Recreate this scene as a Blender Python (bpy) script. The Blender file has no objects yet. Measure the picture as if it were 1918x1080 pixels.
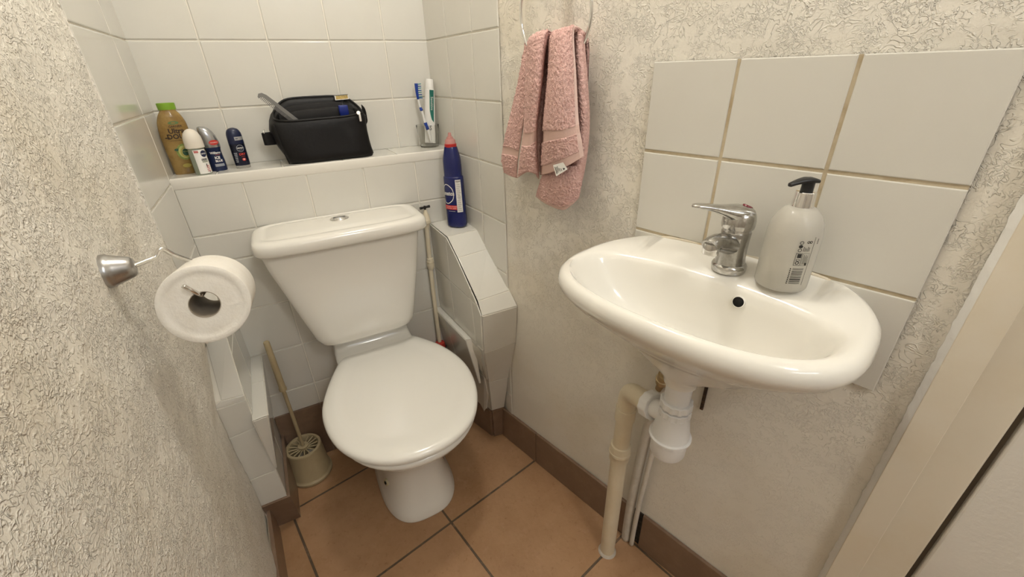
import bpy, bmesh, math, random
from mathutils import Vector, Matrix, noise
random.seed(7)
FZ = 1.28                       # floor level offset of the measuring frame
C = bpy.context.scene.collection
def V(x, y, z): return Vector((x, y, z + FZ))
# ---- right plaster wall frame: t along the wall towards the door, n out of the wall, z up
PHI = 0.2533240773
PO = Vector((0.7493456, -0.4261525, 0)); PD = Vector((math.sin(PHI), -math.cos(PHI), 0)); PN = Vector((-math.cos(PHI), -math.sin(PHI), 0))
def S(t, n, z): return PO + PD*t + PN*n + Vector((0, 0, z + FZ))
W = 0.7213                      # alcove width
def rightwall(y): return W - 0.0659*y
def leftwall(y): return -0.0166*y
# ------------------------------------------------------------------ materials
MATS = {}
def lk(nt, a, b): nt.links.new(a, b)
def mat(name, col, rough=0.5, metal=0.0, bump=None, mottle=None, trans=0.0, ior=1.45, coat=0.0, sss=0.0, spec=None, alpha=1.0, emit=None):
    if name in MATS: return MATS[name]
    m = bpy.data.materials.new(name); m.use_nodes = True; nt = m.node_tree; b = nt.nodes['Principled BSDF']
    b.inputs['Base Color'].default_value = (*col, 1); b.inputs['Roughness'].default_value = rough; b.inputs['Metallic'].default_value = metal
    b.inputs['IOR'].default_value = ior
    if trans: b.inputs['Transmission Weight'].default_value = trans
    if coat: b.inputs['Coat Weight'].default_value = coat; b.inputs['Coat Roughness'].default_value = 0.05
    if sss: b.inputs['Subsurface Weight'].default_value = sss; b.inputs['Subsurface Radius'].default_value = (.01, .006, .004)
    if spec is not None: b.inputs['Specular IOR Level'].default_value = spec
    if emit: b.inputs['Emission Color'].default_value = (*emit[0], 1); b.inputs['Emission Strength'].default_value = emit[1]
    tc = nt.nodes.new('ShaderNodeTexCoord')
    if mottle:      # (scale, second colour, low, high)
        n = nt.nodes.new('ShaderNodeTexNoise'); n.inputs['Scale'].default_value = mottle[0]; n.inputs['Detail'].default_value = 5; n.inputs['Roughness'].default_value = .65
        r = nt.nodes.new('ShaderNodeMapRange'); r.inputs[1].default_value = mottle[2]; r.inputs[2].default_value = mottle[3]
        x = nt.nodes.new('ShaderNodeMix'); x.data_type = 'RGBA'; x.inputs[6].default_value = (*col, 1); x.inputs[7].default_value = (*mottle[1], 1)
        lk(nt, tc.outputs['Object'], n.inputs['Vector']); lk(nt, n.outputs['Fac'], r.inputs[0]); lk(nt, r.outputs[0], x.inputs[0]); lk(nt, x.outputs[2], b.inputs['Base Color'])
    if bump:        # (scale, distance)
        n = nt.nodes.new('ShaderNodeTexNoise'); n.inputs['Scale'].default_value = bump[0]; n.inputs['Detail'].default_value = 4
        p = nt.nodes.new('ShaderNodeBump'); p.inputs['Distance'].default_value = bump[1]; p.inputs['Strength'].default_value = 1
        lk(nt, tc.outputs['Object'], n.inputs['Vector']); lk(nt, n.outputs['Fac'], p.inputs['Height']); lk(nt, p.outputs[0], b.inputs['Normal'])
    MATS[name] = m; return m

def plaster(name, s1, s2, dist, col, col2, blob=0.0, low=None):
    m = bpy.data.materials.new(name); m.use_nodes = True; nt = m.node_tree; b = nt.nodes['Principled BSDF']
    b.inputs['Roughness'].default_value = .62; b.inputs['Specular IOR Level'].default_value = .25
    tc = nt.nodes.new('ShaderNodeTexCoord')
    def no(scale, detail=2, distort=0, off=0):
        mp = nt.nodes.new('ShaderNodeMapping'); mp.inputs['Location'].default_value = (off, off*1.7, off*.6)
        lk(nt, tc.outputs['Object'], mp.inputs['Vector'])
        n = nt.nodes.new('ShaderNodeTexNoise'); n.inputs['Scale'].default_value = scale; n.inputs['Detail'].default_value = detail; n.inputs['Distortion'].default_value = distort
        lk(nt, mp.outputs[0], n.inputs['Vector']); return n.outputs['Fac']
    def mth(op, a, c=None, clamp=False):
        n = nt.nodes.new('ShaderNodeMath'); n.operation = op; n.use_clamp = clamp
        for i, v in enumerate((a, c)):
            if v is None: continue
            if isinstance(v, (int, float)): n.inputs[i].default_value = v
            else: lk(nt, v, n.inputs[i])
        return n.outputs[0]
    def mr(a, lo, hi, t0=0., t1=1.):
        n = nt.nodes.new('ShaderNodeMapRange'); n.interpolation_type = 'SMOOTHSTEP'
        n.inputs[1].default_value = lo; n.inputs[2].default_value = hi; n.inputs[3].default_value = t0; n.inputs[4].default_value = t1; lk(nt, a, n.inputs[0]); return n.outputs[0]
    def ridge(scale, off, w, distort): return mr(mth('ABSOLUTE', mth('SUBTRACT', no(scale, 1.5, distort, off), .5)), 0., w, 1., 0.)
    r1 = mth('MULTIPLY', ridge(s1, 0.3, .032, 1.4), mr(no(s1*.45, 2, 0, 5.1), .42, .56))
    r2 = mth('MULTIPLY', ridge(s2, 2.7, .045, 1.0), mr(no(s2*.3, 2, 0, 9.4), .46, .58))
    r3 = mth('MULTIPLY', ridge(s2*1.5, 4.9, .065, .6), mr(no(s2*.25, 2, 0, 12.4), .48, .6))
    h = mth('MAXIMUM', mth('MAXIMUM', r1, r2), mth('MULTIPLY', r3, .8))
    if blob: h = mth('ADD', h, mth('MULTIPLY', mr(no(s2*1.1, 2, .6, 3.3), .45, .62), blob))
    h = mth('MULTIPLY', h, mr(no(260, 1, 0, 6.), .3, .65, .35, 1.))
    h = mth('ADD', h, mth('MULTIPLY', no(380, 2, 0, 1.), .35))
    if low:         # the plaster was trowelled smoother near the floor
        sx_ = nt.nodes.new('ShaderNodeSeparateXYZ'); lk(nt, tc.outputs['Object'], sx_.inputs[0]); h = mth('MULTIPLY', h, mr(sx_.outputs[2], low[0], low[1], low[2], 1.))
    p = nt.nodes.new('ShaderNodeBump'); p.inputs['Distance'].default_value = dist; p.inputs['Strength'].default_value = 1
    lk(nt, h, p.inputs['Height']); lk(nt, p.outputs[0], b.inputs['Normal'])
    x = nt.nodes.new('ShaderNodeMix'); x.data_type = 'RGBA'; x.inputs[6].default_value = (*col, 1); x.inputs[7].default_value = (*col2, 1)
    lk(nt, mr(no(5, 4, 0, 7.7), .45, .75), x.inputs[0]); lk(nt, x.outputs[2], b.inputs['Base Color'])
    MATS[name] = m; return m

TILE = mat('glazed_tile', (.69, .668, .605), .13, mottle=(3, (.66, .635, .57), .4, .8), coat=.2)
GROUT = mat('cream_grout', (.80, .76, .67), .8, mottle=(25, (.60, .51, .37), .55, .9))
GROUT2 = mat('stained_grout', (.60, .51, .36), .85, mottle=(30, (.40, .30, .17), .45, .8))
PLR = plaster('wall_plaster_stippled', 48, 125, .0012, (.79, .745, .655), (.76, .70, .585), low=(.45, .95, .38))
PLL = plaster('wall_plaster_coarse', 50, 85, .0014, (.80, .755, .67), (.75, .69, .585), blob=.8)
CERAMIC = mat('white_ceramic', (.82, .79, .72), .10, coat=.3)
SEATP = mat('white_seat_plastic', (.83, .805, .74), .16, coat=.2)
CHROME = mat('chrome', (.80, .79, .77), .09, 1.0, mottle=(60, (.55, .53, .49), .45, .75))
DULL = mat('dull_chrome', (.46, .45, .43), .20, 1.0, mottle=(80, (.27, .26, .24), .4, .75))
TAPC = mat('tap_chrome', (.60, .59, .57), .11, 1.0, mottle=(70, (.36, .35, .33), .42, .75))
PAINT = mat('cream_paint', (.76, .69, .565), .35, mottle=(7, (.72, .63, .48), .45, .8), bump=(60, .0004))
PIPE = mat('cream_pipe', (.74, .66, .50), .4, mottle=(9, (.68, .57, .39), .4, .8))
WPVC = mat('white_pvc', (.80, .78, .75), .3)
BLACKP = mat('black_plastic', (.012, .012, .013), .35)
DARK = mat('dark_void', (.01, .009, .008), .9)
CHIP = mat('white_caulk', (.85, .83, .79), .7, bump=(90, .002))

# ------------------------------------------------------------------ object helpers
def finish(bm, recalc=True):
    bmesh.ops.remove_doubles(bm, verts=bm.verts, dist=1e-6)
    if recalc: bmesh.ops.recalc_face_normals(bm, faces=bm.faces)
def build(name, bm, m, parent=None, base=None, smooth=True, label=None, cat=None, kind=None, group=None, recalc=True, auto=None, face=None):
    """link one mesh object; vertices are given in world space and moved to the object's origin"""
    finish(bm, recalc)
    if face is not None:
        bm.normal_update(); sm = Vector((0, 0, 0))
        for q in bm.faces: sm += q.normal*q.calc_area()
        if sm.dot(face) < 0: bmesh.ops.reverse_faces(bm, faces=bm.faces)
    ox = ORIG.get(parent) if parent is not None else (Vector(base) if base is not None else Vector((0, 0, 0)))
    bm.transform(Matrix.Translation(-ox))
    me = bpy.data.meshes.new(name); bm.to_mesh(me); bm.free()
    ms = m if isinstance(m, (list, tuple)) else [m]
    for q in ms: me.materials.append(q)
    for p in me.polygons: p.use_smooth = smooth
    o = bpy.data.objects.new(name, me); C.objects.link(o)
    if parent is not None: o.parent = parent
    else: o.location = ox
    ORIG[o] = ox
    if auto and smooth:
        me.set_sharp_from_angle(angle=math.radians(auto))
    if label: o['label'] = label
    if cat: o['category'] = cat
    if kind: o['kind'] = kind
    if group: o['group'] = group
    return o
ORIG = {}
def thing(name, loc, label, cat, group=None):
    o = bpy.data.objects.new(name, None); C.objects.link(o); o.location = loc; o.empty_display_size = .03
    o['label'] = label; o['category'] = cat
    if group: o['group'] = group
    ORIG[o] = Vector(loc); return o

def loft(bm, rings, cap0=True, cap1=True, mi=0):
    vs = [[bm.verts.new(p) for p in r] for r in rings]; n = len(rings[0])
    for a, b in zip(vs, vs[1:]):
        for i in range(n):
            j = (i+1) % n
            f = bm.faces.new((a[i], a[j], b[j], b[i])); f.material_index = mi
    if cap0: bm.faces.new(vs[0][::-1]).material_index = mi
    if cap1: bm.faces.new(vs[-1]).material_index = mi
    return vs
def sgn(x, p): return math.copysign(abs(x)**p, x)
def se(x0, x1, y0, y1, p=3., n=48, c=.5, pb=None):
    """superellipse outline in plan between extents; c places the widest line, pb is the exponent of the y1 side"""
    cx = (x0+x1)/2; a = (x1-x0)/2; cy = y0+(y1-y0)*c; pb = pb or p; out = []
    for i in range(n):
        th = 2*math.pi*i/n; s, co = math.sin(th), math.cos(th)
        q = p if s < 0 else pb; b = cy-y0 if s < 0 else y1-cy
        out.append((cx+a*sgn(co, 2/q), cy+b*sgn(s, 2/q)))
    return out
def circ(c, ax, r, n=24, ref=None):
    ax = Vector(ax).normalized(); ref = ref or (Vector((0, 0, 1)) if abs(ax.z) < .9 else Vector((1, 0, 0)))
    u = ax.cross(ref).normalized(); v = ax.cross(u)
    return [Vector(c)+u*r*math.cos(2*math.pi*i/n)+v*r*math.sin(2*math.pi*i/n) for i in range(n)]
def lathe(bm, c, ax, prof, n=32, cap0=True, cap1=True, mi=0):
    """prof: (distance along axis, radius)"""
    ax = Vector(ax).normalized(); c = Vector(c)
    return loft(bm, [circ(c+ax*d, ax, max(r, 1e-5), n) for d, r in prof], cap0, cap1, mi)
def catmull(pts, k=8):
    P = [Vector(p) for p in pts]; P = [P[0]*2-P[1]]+P+[P[-1]*2-P[-2]]; out = []
    for i in range(1, len(P)-2):
        a, b, c, d = P[i-1:i+3]
        for s in range(k):
            t = s/k; out.append(.5*((2*b)+(c-a)*t+(2*a-5*b+4*c-d)*t*t+(3*b-a-3*c+d)*t**3))
    out.append(P[-2]); return out
def tube(bm, pts, r, n=16, mi=0, caps=True):
    P = [Vector(p) for p in pts]; rings = []; ref = None; u = None
    for i, p in enumerate(P):
        t = (P[min(i+1, len(P)-1)]-P[max(i-1, 0)]).normalized()
        if u is None: u = t.cross(Vector((0, 0, 1)) if abs(t.z) < .9 else Vector((1, 0, 0))).normalized()
        u = (u-t*u.dot(t)).normalized(); v = t.cross(u); rr = r[i] if isinstance(r, (list, tuple)) else r
        rings.append([p+u*rr*math.cos(2*math.pi*k/n)+v*rr*math.sin(2*math.pi*k/n) for k in range(n)])
    loft(bm, rings, caps, caps, mi)
def box(bm, f, a, b, mi=0, bev=0.0):
    """box between corners a and b of a local frame mapped by f"""
    t = bmesh.new(); co = [(x, y, z) for x in (a[0], b[0]) for y in (a[1], b[1]) for z in (a[2], b[2])]
    v = [t.verts.new(q) for q in co]
    for q in ((0, 1, 3, 2), (4, 6, 7, 5), (0, 4, 5, 1), (2, 3, 7, 6), (0, 2, 6, 4), (1, 5, 7, 3)): t.faces.new([v[i] for i in q])
    bmesh.ops.recalc_face_normals(t, faces=t.faces)
    if bev: bmesh.ops.bevel(t, geom=list(t.edges), offset=bev, segments=2, affect='EDGES', profile=.5)
    mp = {q: bm.verts.new(f(*q.co)) for q in t.verts}
    for fc in t.faces: bm.faces.new([mp[q] for q in fc.verts]).material_index = mi
    t.free()
def clip(poly, a, b, c):            # keep a*x+b*y<=c
    out = []
    for i, p in enumerate(poly):
        q = poly[(i+1) % len(poly)]; dp = a*p[0]+b*p[1]-c; dq = a*q[0]+b*q[1]-c
        if dp <= 0: out.append(p)
        if (dp < 0) != (dq < 0) and abs(dp-dq) > 1e-12:
            s = dp/(dp-dq); out.append((p[0]+(q[0]-p[0])*s, p[1]+(q[1]-p[1])*s))
    return out
def area(p): return sum(a[0]*b[1]-b[0]*a[1] for a, b in zip(p, p[1:]+p[:1]))/2
def inset(poly, d):
    if area(poly) < 0: poly = poly[::-1]
    out = list(poly)
    for (x0, y0), (x1, y1) in zip(poly, poly[1:]+poly[:1]):
        L = math.hypot(x1-x0, y1-y0)
        if L < 1e-7: continue
        nx, ny = (y1-y0)/L, -(x1-x0)/L
        out = clip(out, nx, ny, nx*x0+ny*y0-d)
        if len(out) < 3: return None
    r = []
    for q in out:
        if not r or math.hypot(q[0]-r[-1][0], q[1]-r[-1][1]) > 1e-5: r.append(q)
    if len(r) > 2 and math.hypot(r[0][0]-r[-1][0], r[0][1]-r[-1][1]) < 1e-5: r.pop()
    return r if len(r) > 2 and abs(area(r)) > 1e-6 else None
def tiles(bm, f, poly, ul, vl, gw=.0036, th=.0036, bev=.0020, gh=.0010, gi=0.):
    """glazed tiles on the surface f(u, v, height) inside a convex outline, cut along the joint lines ul, vl; slot 0 tile, slot 1 grout"""
    us = [-9]+sorted(ul)+[9]; vs = [-9]+sorted(vl)+[9]
    if area(poly) < 0: poly = poly[::-1]
    g = [bm.verts.new(f(u, v, gh)) for u, v in (inset(poly, gi) if gi else poly)]; bm.faces.new(g).material_index = 1
    for u0, u1 in zip(us, us[1:]):
        for v0, v1 in zip(vs, vs[1:]):
            p = list(poly)
            for a, b, c in ((-1, 0, -u0), (1, 0, u1), (0, -1, -v0), (0, 1, v1)):
                p = clip(p, a, b, c)
                if len(p) < 3: break
            if len(p) < 3 or abs(area(p)) < 4e-6: continue
            p0 = inset(p, gw/2)
            if not p0: continue
            p1 = inset(p0, bev*.35); p2 = inset(p0, bev)
            rings = [(p0, 0), (p0, th-bev*.8)]
            if p1 and len(p1) == len(p0): rings.append((p1, th-bev*.25))
            if p2 and len(p2) == len(p0): rings.append((p2, th))
            vv = [[bm.verts.new(f(u, v, h)) for u, v in q] for q, h in rings]
            for A, B in zip(vv, vv[1:]):
                for i in range(len(A)):
                    j = (i+1) % len(A); bm.faces.new((A[i], A[j], B[j], B[i])).material_index = 0
            bm.faces.new(vv[-1]).material_index = 0
def quadmap(p00, p10, p11, p01):
    """bilinear map of the unit square with height along the mean normal"""
    nrm = ((p10-p00).cross(p01-p00)+(p11-p10).cross(p01-p11)).normalized()
    if nrm.length == 0: nrm = (p10-p00).cross(p01-p00).normalized()
    return lambda u, v, h: p00*(1-u)*(1-v)+p10*u*(1-v)+p11*u*v+p01*(1-u)*v+nrm*h
# ---- lettering: text outlines turned into thin flat shapes, mapped by a surface function
def lettering(bm, txt, F, size, cx, cy, mi=0, sx=1.0, rot=0.0, shear=0.0, bold=0.0):
    cu = bpy.data.curves.new('txt', 'FONT'); cu.body = txt; cu.size = size; cu.align_x = 'CENTER'; cu.align_y = 'CENTER'; cu.resolution_u = 2; cu.shear = shear; cu.offset = bold
    o = bpy.data.objects.new('txt', cu); C.objects.link(o)
    dg = bpy.context.evaluated_depsgraph_get(); me = bpy.data.meshes.new_from_object(o.evaluated_get(dg))
    t = bmesh.new(); t.from_mesh(me); bmesh.ops.triangulate(t, faces=t.faces)
    cr, sr = math.cos(rot), math.sin(rot); mp = {}
    for v in t.verts:
        x, y = v.co.x*sx, v.co.y; mp[v] = bm.verts.new(F(cx+x*cr-y*sr, cy+x*sr+y*cr))
    for fc in t.faces: bm.faces.new([mp[v] for v in fc.verts]).material_index = mi
    t.free(); bpy.data.objects.remove(o); bpy.data.curves.remove(cu); bpy.data.meshes.remove(me)
def patch(bm, F, u0, u1, v0, v1, mi=0, nu=10, nv=2):
    g = [[bm.verts.new(F(u0+(u1-u0)*i/nu, v0+(v1-v0)*j/nv)) for i in range(nu+1)] for j in range(nv+1)]
    for j in range(nv):
        for i in range(nu): bm.faces.new((g[j][i], g[j][i+1], g[j+1][i+1], g[j+1][i])).material_index = mi
def disc(bm, F, cx, cy, rx, ry, mi=0, n=28, r0=0.0):
    if r0:
        a = [bm.verts.new(F(cx+rx*math.cos(2*math.pi*i/n), cy+ry*math.sin(2*math.pi*i/n))) for i in range(n)]
        b = [bm.verts.new(F(cx+rx*r0*math.cos(2*math.pi*i/n), cy+ry*r0*math.sin(2*math.pi*i/n))) for i in range(n)]
        for i in range(n): bm.faces.new((a[i], a[(i+1) % n], b[(i+1) % n], b[i])).material_index = mi
    else:
        k = bm.verts.new(F(cx, cy)); rr = []
        for s in (.5, 1.):
            rr.append([bm.verts.new(F(cx+rx*s*math.cos(2*math.pi*i/n), cy+ry*s*math.sin(2*math.pi*i/n))) for i in range(n)])
        for i in range(n):
            j = (i+1) % n; bm.faces.new((k, rr[0][i], rr[0][j])).material_index = mi; bm.faces.new((rr[0][i], rr[1][i], rr[1][j], rr[0][j])).material_index = mi

NB = lambda: bmesh.new()
# ================================================================== the setting
# ---- floor
fm = bpy.data.materials.new('terracotta_floor_tiles'); fm.use_nodes = True; nt = fm.node_tree; b = nt.nodes['Principled BSDF']
tc = nt.nodes.new('ShaderNodeTexCoord'); mp = nt.nodes.new('ShaderNodeMapping'); mp.vector_type = 'TEXTURE'
mp.inputs['Location'].default_value = (.4385, -.6045, 0); mp.inputs['Rotation'].default_value = (0, 0, math.radians(11.6))
br = nt.nodes.new('ShaderNodeTexBrick'); br.offset = 0; br.squash = 1
for k, v in (('Scale', 1), ('Mortar Size', .0034), ('Mortar Smooth', .25), ('Bias', 0), ('Brick Width', .357), ('Row Height', .357)): br.inputs[k].default_value = v
br.inputs['Color1'].default_value = (.40, .232, .118, 1); br.inputs['Color2'].default_value = (.44, .262, .142, 1); br.inputs['Mortar'].default_value = (.12, .085, .055, 1)
lk(nt, tc.outputs['Object'], mp.inputs[0]); lk(nt, mp.outputs[0], br.inputs['Vector'])
def noi(s, d, lo, hi):
    n = nt.nodes.new('ShaderNodeTexNoise'); n.inputs['Scale'].default_value = s; n.inputs['Detail'].default_value = d; n.inputs['Roughness'].default_value = .7; lk(nt, tc.outputs['Object'], n.inputs['Vector'])
    r = nt.nodes.new('ShaderNodeMapRange'); r.inputs[1].default_value = lo; r.inputs[2].default_value = hi; lk(nt, n.outputs['Fac'], r.inputs[0]); return r.outputs[0]
def mixc(kind, fac, a, bcol):
    x = nt.nodes.new('ShaderNodeMix'); x.data_type = 'RGBA'; x.blend_type = kind
    if isinstance(fac, float): x.inputs[0].default_value = fac
    else: lk(nt, fac, x.inputs[0])
    lk(nt, a, x.inputs[6])
    if isinstance(bcol, tuple): x.inputs[7].default_value = (*bcol, 1)
    else: lk(nt, bcol, x.inputs[7])
    return x.outputs[2]
c1 = mixc('MULTIPLY', noi(7, 5, .4, .72), br.outputs['Color'], (.80, .74, .68))
c2 = mixc('MIX', noi(24, 6, .55, .82), c1, (.46, .28, .165))
c3 = mixc('MULTIPLY', noi(60, 4, .58, .75), c2, (.74, .66, .58))
lk(nt, c3, b.inputs['Base Color']); b.inputs['Roughness'].default_value = .42
bp = nt.nodes.new('ShaderNodeBump'); bp.invert = True; bp.inputs['Distance'].default_value = .0015; lk(nt, br.outputs['Fac'], bp.inputs['Height'])
n2 = nt.nodes.new('ShaderNodeTexNoise'); n2.inputs['Scale'].default_value = 90; lk(nt, tc.outputs['Object'], n2.inputs['Vector'])
bp2 = nt.nodes.new('ShaderNodeBump'); bp2.inputs['Distance'].default_value = .0006; lk(nt, n2.outputs['Fac'], bp2.inputs['Height']); lk(nt, bp.outputs[0], bp2.inputs['Normal']); lk(nt, bp2.outputs[0], b.inputs['Normal'])
bm = NB(); box(bm, lambda x, y, z: Vector((x, y, z)), (-.6, -2.9, -.06), (1.9, .03, 0))
build('floor', bm, fm, smooth=False, label='terracotta tile floor with dark joints', cat='floor', kind='structure')
SK = mat('brown_skirting_tile', (.205, .130, .084), .30, mottle=(18, (.27, .18, .12), .45, .8), bump=(70, .0005))
SKG = mat('skirting_grout', (.30, .25, .18), .85)

# ---- back wall: upper part at y=0, lower part one step forward with the shelf on top
D = .1279; CEIL = .95
bm = NB()
ul = [.143+.15*k for k in range(5)]; vl = [-.1522*k for k in range(-6, 3)]
tiles(bm, lambda u, v, h: V(u, -h, v), [(-.001, -.296), (W, -.296), (W, CEIL), (-.001, CEIL)], ul, vl)
ul2 = [.1485+.15*k for k in range(-1, 5)]; cb = [.172+.15*k for k in range(-1, 5)]
tiles(bm, lambda u, v, h: V(u, -D-h, v), [(.004, -.5163), (.731, -.5163), (.731, -.313), (.004, -.313)], ul2, [-.4411])
tiles(bm, lambda u, v, h: V(u, -D-h, v), [(.004, -1.28), (.731, -1.28), (.731, -.5163), (.004, -.5163)], cb, [-.5163, -.6699, -.8235, -.977])
# shelf top: one row of tiles
tiles(bm, lambda u, v, h: V(u, v, -.2975+h), [(.002, -D), (.728, -D), (.722, 0), (.002, 0)], [.10, .25, .40, .552], [])
wb = build('wall_back', bm, [TILE, GROUT], smooth=False, label='white tiled back wall stepping out below the shelf', cat='wall', kind='structure')
bm = NB(); box(bm, V, (.003, -D-.0045, -.3205), (.729, -D+.006, -.2945), bev=.0022)
build('shelf_edging', bm, mat('white_trim_plastic', (.80, .765, .69), .3), wb, label='white edging strip along the front of the shelf')

# ---- tiled side walls of the alcove
bm = NB()
tiles(bm, lambda u, v, h: V(leftwall(u)+h, u, v), [(-.4025, -.610), (0, -.50), (0, CEIL), (-.4025, CEIL)], [-.138], [-.1522*k for k in range(-6, 9)])
build('wall_alcove_left', bm, [TILE, GROUT], smooth=False, label='white tiled left cheek of the alcove beside the bottles', cat='wall', kind='structure')
bm = NB()
tiles(bm, lambda u, v, h: V(rightwall(u)-h, u, v), [(-.4262, -1.28), (0, -1.28), (0, CEIL), (-.4262, CEIL)], [-.1466, -.2966], [-.1522*k for k in range(-6, 9)])
bm2 = bm
build('wall_alcove_right', bm2, [TILE, GROUT], smooth=False, label='white tiled right cheek of the alcove behind the bleach bottle', cat='wall', kind='structure')

# ---- left plaster wall, a slightly uneven sheet
prof = [(.82, .010), (.2, .010), (.03, .0095), (-.07, .0095), (-.15, .0105), (-.31, .0100), (-.40, .013), (-.50, .014), (-.60, .008), (-.70, -.010), (-.78, -.026), (-1.0, -.024), (-1.28, -.024)]
def lp(z):
    for (z0, x0), (z1, x1) in zip(prof, prof[1:]):
        if z <= z0 and z >= z1: return x0+(x1-x0)*(z0-z)/(z0-z1)
    return prof[-1][1]
def leftX(y, z):
    s = min(1., max(0., (-.405-y)/.215)); s = s*s*(3-2*s)
    return lp(z)*(1-s)+.0*s+max(0, -y-.62)*.03
bm = NB(); NU, NV = 160, 220
g = []
for i in range(NU+1):
    y = -.4032-(1.55-.4032)*i/NU; row = []
    for j in range(NV+1):
        z = -1.28+(CEIL+1.28)*j/NV
        w = .0016*noise.noise(Vector((y*40, z*40, 3)))+.003*noise.noise(Vector((y*9, z*9, 1)))
        row.append(bm.verts.new(V(leftX(y, z)+w-.0015, y, z)))
    g.append(row)
for i in range(NU):
    for j in range(NV): bm.faces.new((g[i][j], g[i+1][j], g[i+1][j+1], g[i][j+1]))
# return to the tiled cheek
rr = []
for j in range(NV+1):
    z = -1.28+(CEIL+1.28)*j/NV; rr.append(bm.verts.new(V(.0100 if z > -.605 else -.040, -.4030, z)))
for j in range(NV): bm.faces.new((rr[j], g[0][j], g[0][j+1], rr[j+1]))
build('wall_left', bm, PLL, face=Vector((1, 0, 0)), label='coarse cream textured plaster wall on the left', cat='wall', kind='structure')

# ---- right plaster wall
bm = NB(); NU, NV = 110, 180; g = []
for i in range(NU+1):
    t = -.012+(.885+.012)*i/NU; row = []
    for j in range(NV+1):
        z = -1.28+(CEIL+1.28)*j/NV
        w = .0022*noise.noise(Vector((t*8, z*8, 4)))
        if t > .39 and t < .83 and -.54 < z < -.07: w = -.002
        row.append(bm.verts.new(S(t, w-.001, z)))
    g.append(row)
for i in range(NU):
    for j in range(NV): bm.faces.new((g[i][j], g[i+1][j], g[i+1][j+1], g[i][j+1]))
wr = build('wall_right', bm, PLR, face=PN, label='cream textured plaster wall on the right with swirled relief', cat='wall', kind='structure')
bm = NB()
tiles(bm, lambda u, v, h: S(u, h, v), [(.3945, -.533), (.8285, -.533), (.8285, -.0775), (.3945, -.0775)], [.5355, .682], [-.2235, -.3735], gw=.0052, th=.0065, bev=.0016, gh=.0042, gi=.0028)
build('splashback', bm, [mat('splash_tile', (.655, .63, .565), .22, mottle=(3, (.63, .60, .53), .4, .8)), GROUT2], wr, smooth=False, label='square cream splashback tiles with stained grout')
bm = NB(); box(bm, S, (.5915, .0, -.724), (.5975, .0040, -.640))
build('wall_slot', bm, mat('rusty_slot', (.05, .03, .018), .9, mottle=(120, (.16, .09, .05), .5, .7)), wr, smooth=False, label='narrow rusty slot in the plaster under the basin')

# ---- pipe boxing, right: tiled box with a sloping top, leaning front
RL = [V(.626, -D, -.517), V(.634, -.261, -.524), V(.637, -.327, -.569), V(.644, -.439, -.662), V(.642, -.467, -.696)]
RR = [V(.732, -D, -.514), V(.738, -.250, -.524), V(.742, -.308, -.571), V(.750, -.430, -.661), V(.757, -.462, -.700)]
FL = [RL[-1], V(.647, -.450, -.834), V(.675, -.404, -.991), V(.692, -.375, -1.145), V(.699, -.362, -1.28)]
FR = [RR[-1], V(.756, -.449, -.834), V(.746, -.408, -.997), V(.738, -.380, -1.146), V(.738, -.368, -1.28)]
bm = NB(); U = [(0, 0), (1, 0), (1, 1), (0, 1)]
def quadtile(bm, a, b, c, d, gw=.0022, **k):
    """one tile filling a quad; sizes handled in metres"""
    w = ((b-a).length+(c-d).length)/2; hh = ((d-a).length+(c-b).length)/2
    q = quadmap(a, b, c, d)
    tiles(bm, lambda u, v, h: q(u/w, v/hh, h), [(0, 0), (w, 0), (w, hh), (0, hh)], [], [], gw=gw, th=.002, bev=.001, gh=.0006)
for i in range(4): quadtile(bm, RL[i+1], RR[i+1], RR[i], RL[i])
for i in range(3): quadtile(bm, FL[i+1], FR[i+1], FR[i], FL[i])
# inner cheek, outline in (distance from the back wall, height)
edgeR = [(-.50, .339, .642), (-.696, .339, .642), (-.834, .322, .647), (-.991, .276, .675), (-1.145, .247, .692), (-1.28, .234, .699)]
def innerR(u, v, h):
    for (z0, u0, x0), (z1, u1, x1) in zip(edgeR, edgeR[1:]):
        if z1 <= v <= z0:
            q = (z0-v)/(z0-z1); return V(.626+(x0+(x1-x0)*q-.626)*u/(u0+(u1-u0)*q)-h, -D-u, v)
    return V(.626+.019*u/.331-h, -D-u, v)
out = [(0, -1.28), (.234, -1.28), (.247, -1.145), (.276, -.991), (.322, -.834), (.339, -.696), (.311, -.662), (.199, -.569), (.133, -.524), (0, -.517)]
for v0, v1 in ((-1.28, -.9775), (-.9775, -.823), (-.823, -.67), (-.67, -.50)):
    p = clip(clip(out, 0, 1, v1), 0, -1, -v0)
    if len(p) > 2: tiles(bm, innerR, p, [.13, .28], [], gw=.0022)
bx = build('wall_boxing_right', bm, [TILE, GROUT], smooth=False, label='tiled pipe boxing with a sloping top right of the toilet', cat='wall', kind='structure')
bm = NB()       # tiled access panel leaning out of the inner cheek
pb = [V(.627, -D, -.826), V(.648, -.375, -.826), V(.655, -.385, -1.0), V(.632, -D, -1.0)]
pf = [V(.604, -D, -.826), V(.622, -.372, -.826), V(.651, -.385, -1.0), V(.628, -D, -1.0)]
def onedge(a, b, s): return a+(b-a)*s
quadtile(bm, pf[0], onedge(pf[0], pf[1], .38), onedge(pb[0], pb[1], .38), pb[0]); quadtile(bm, onedge(pf[0], pf[1], .38), pf[1], pb[1], onedge(pb[0], pb[1], .38))
quadtile(bm, pf[3], onedge(pf[3], pf[2], .38), onedge(pf[0], pf[1], .38), pf[0]); quadtile(bm, onedge(pf[3], pf[2], .38), pf[2], pf[1], onedge(pf[0], pf[1], .38))
v4 = [bm.verts.new(p) for p in (pf[1], pb[1], pb[2], pf[2])]; bm.faces.new(v4).material_index = 1
build('access_panel', bm, [TILE, GROUT], bx, smooth=False)

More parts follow.
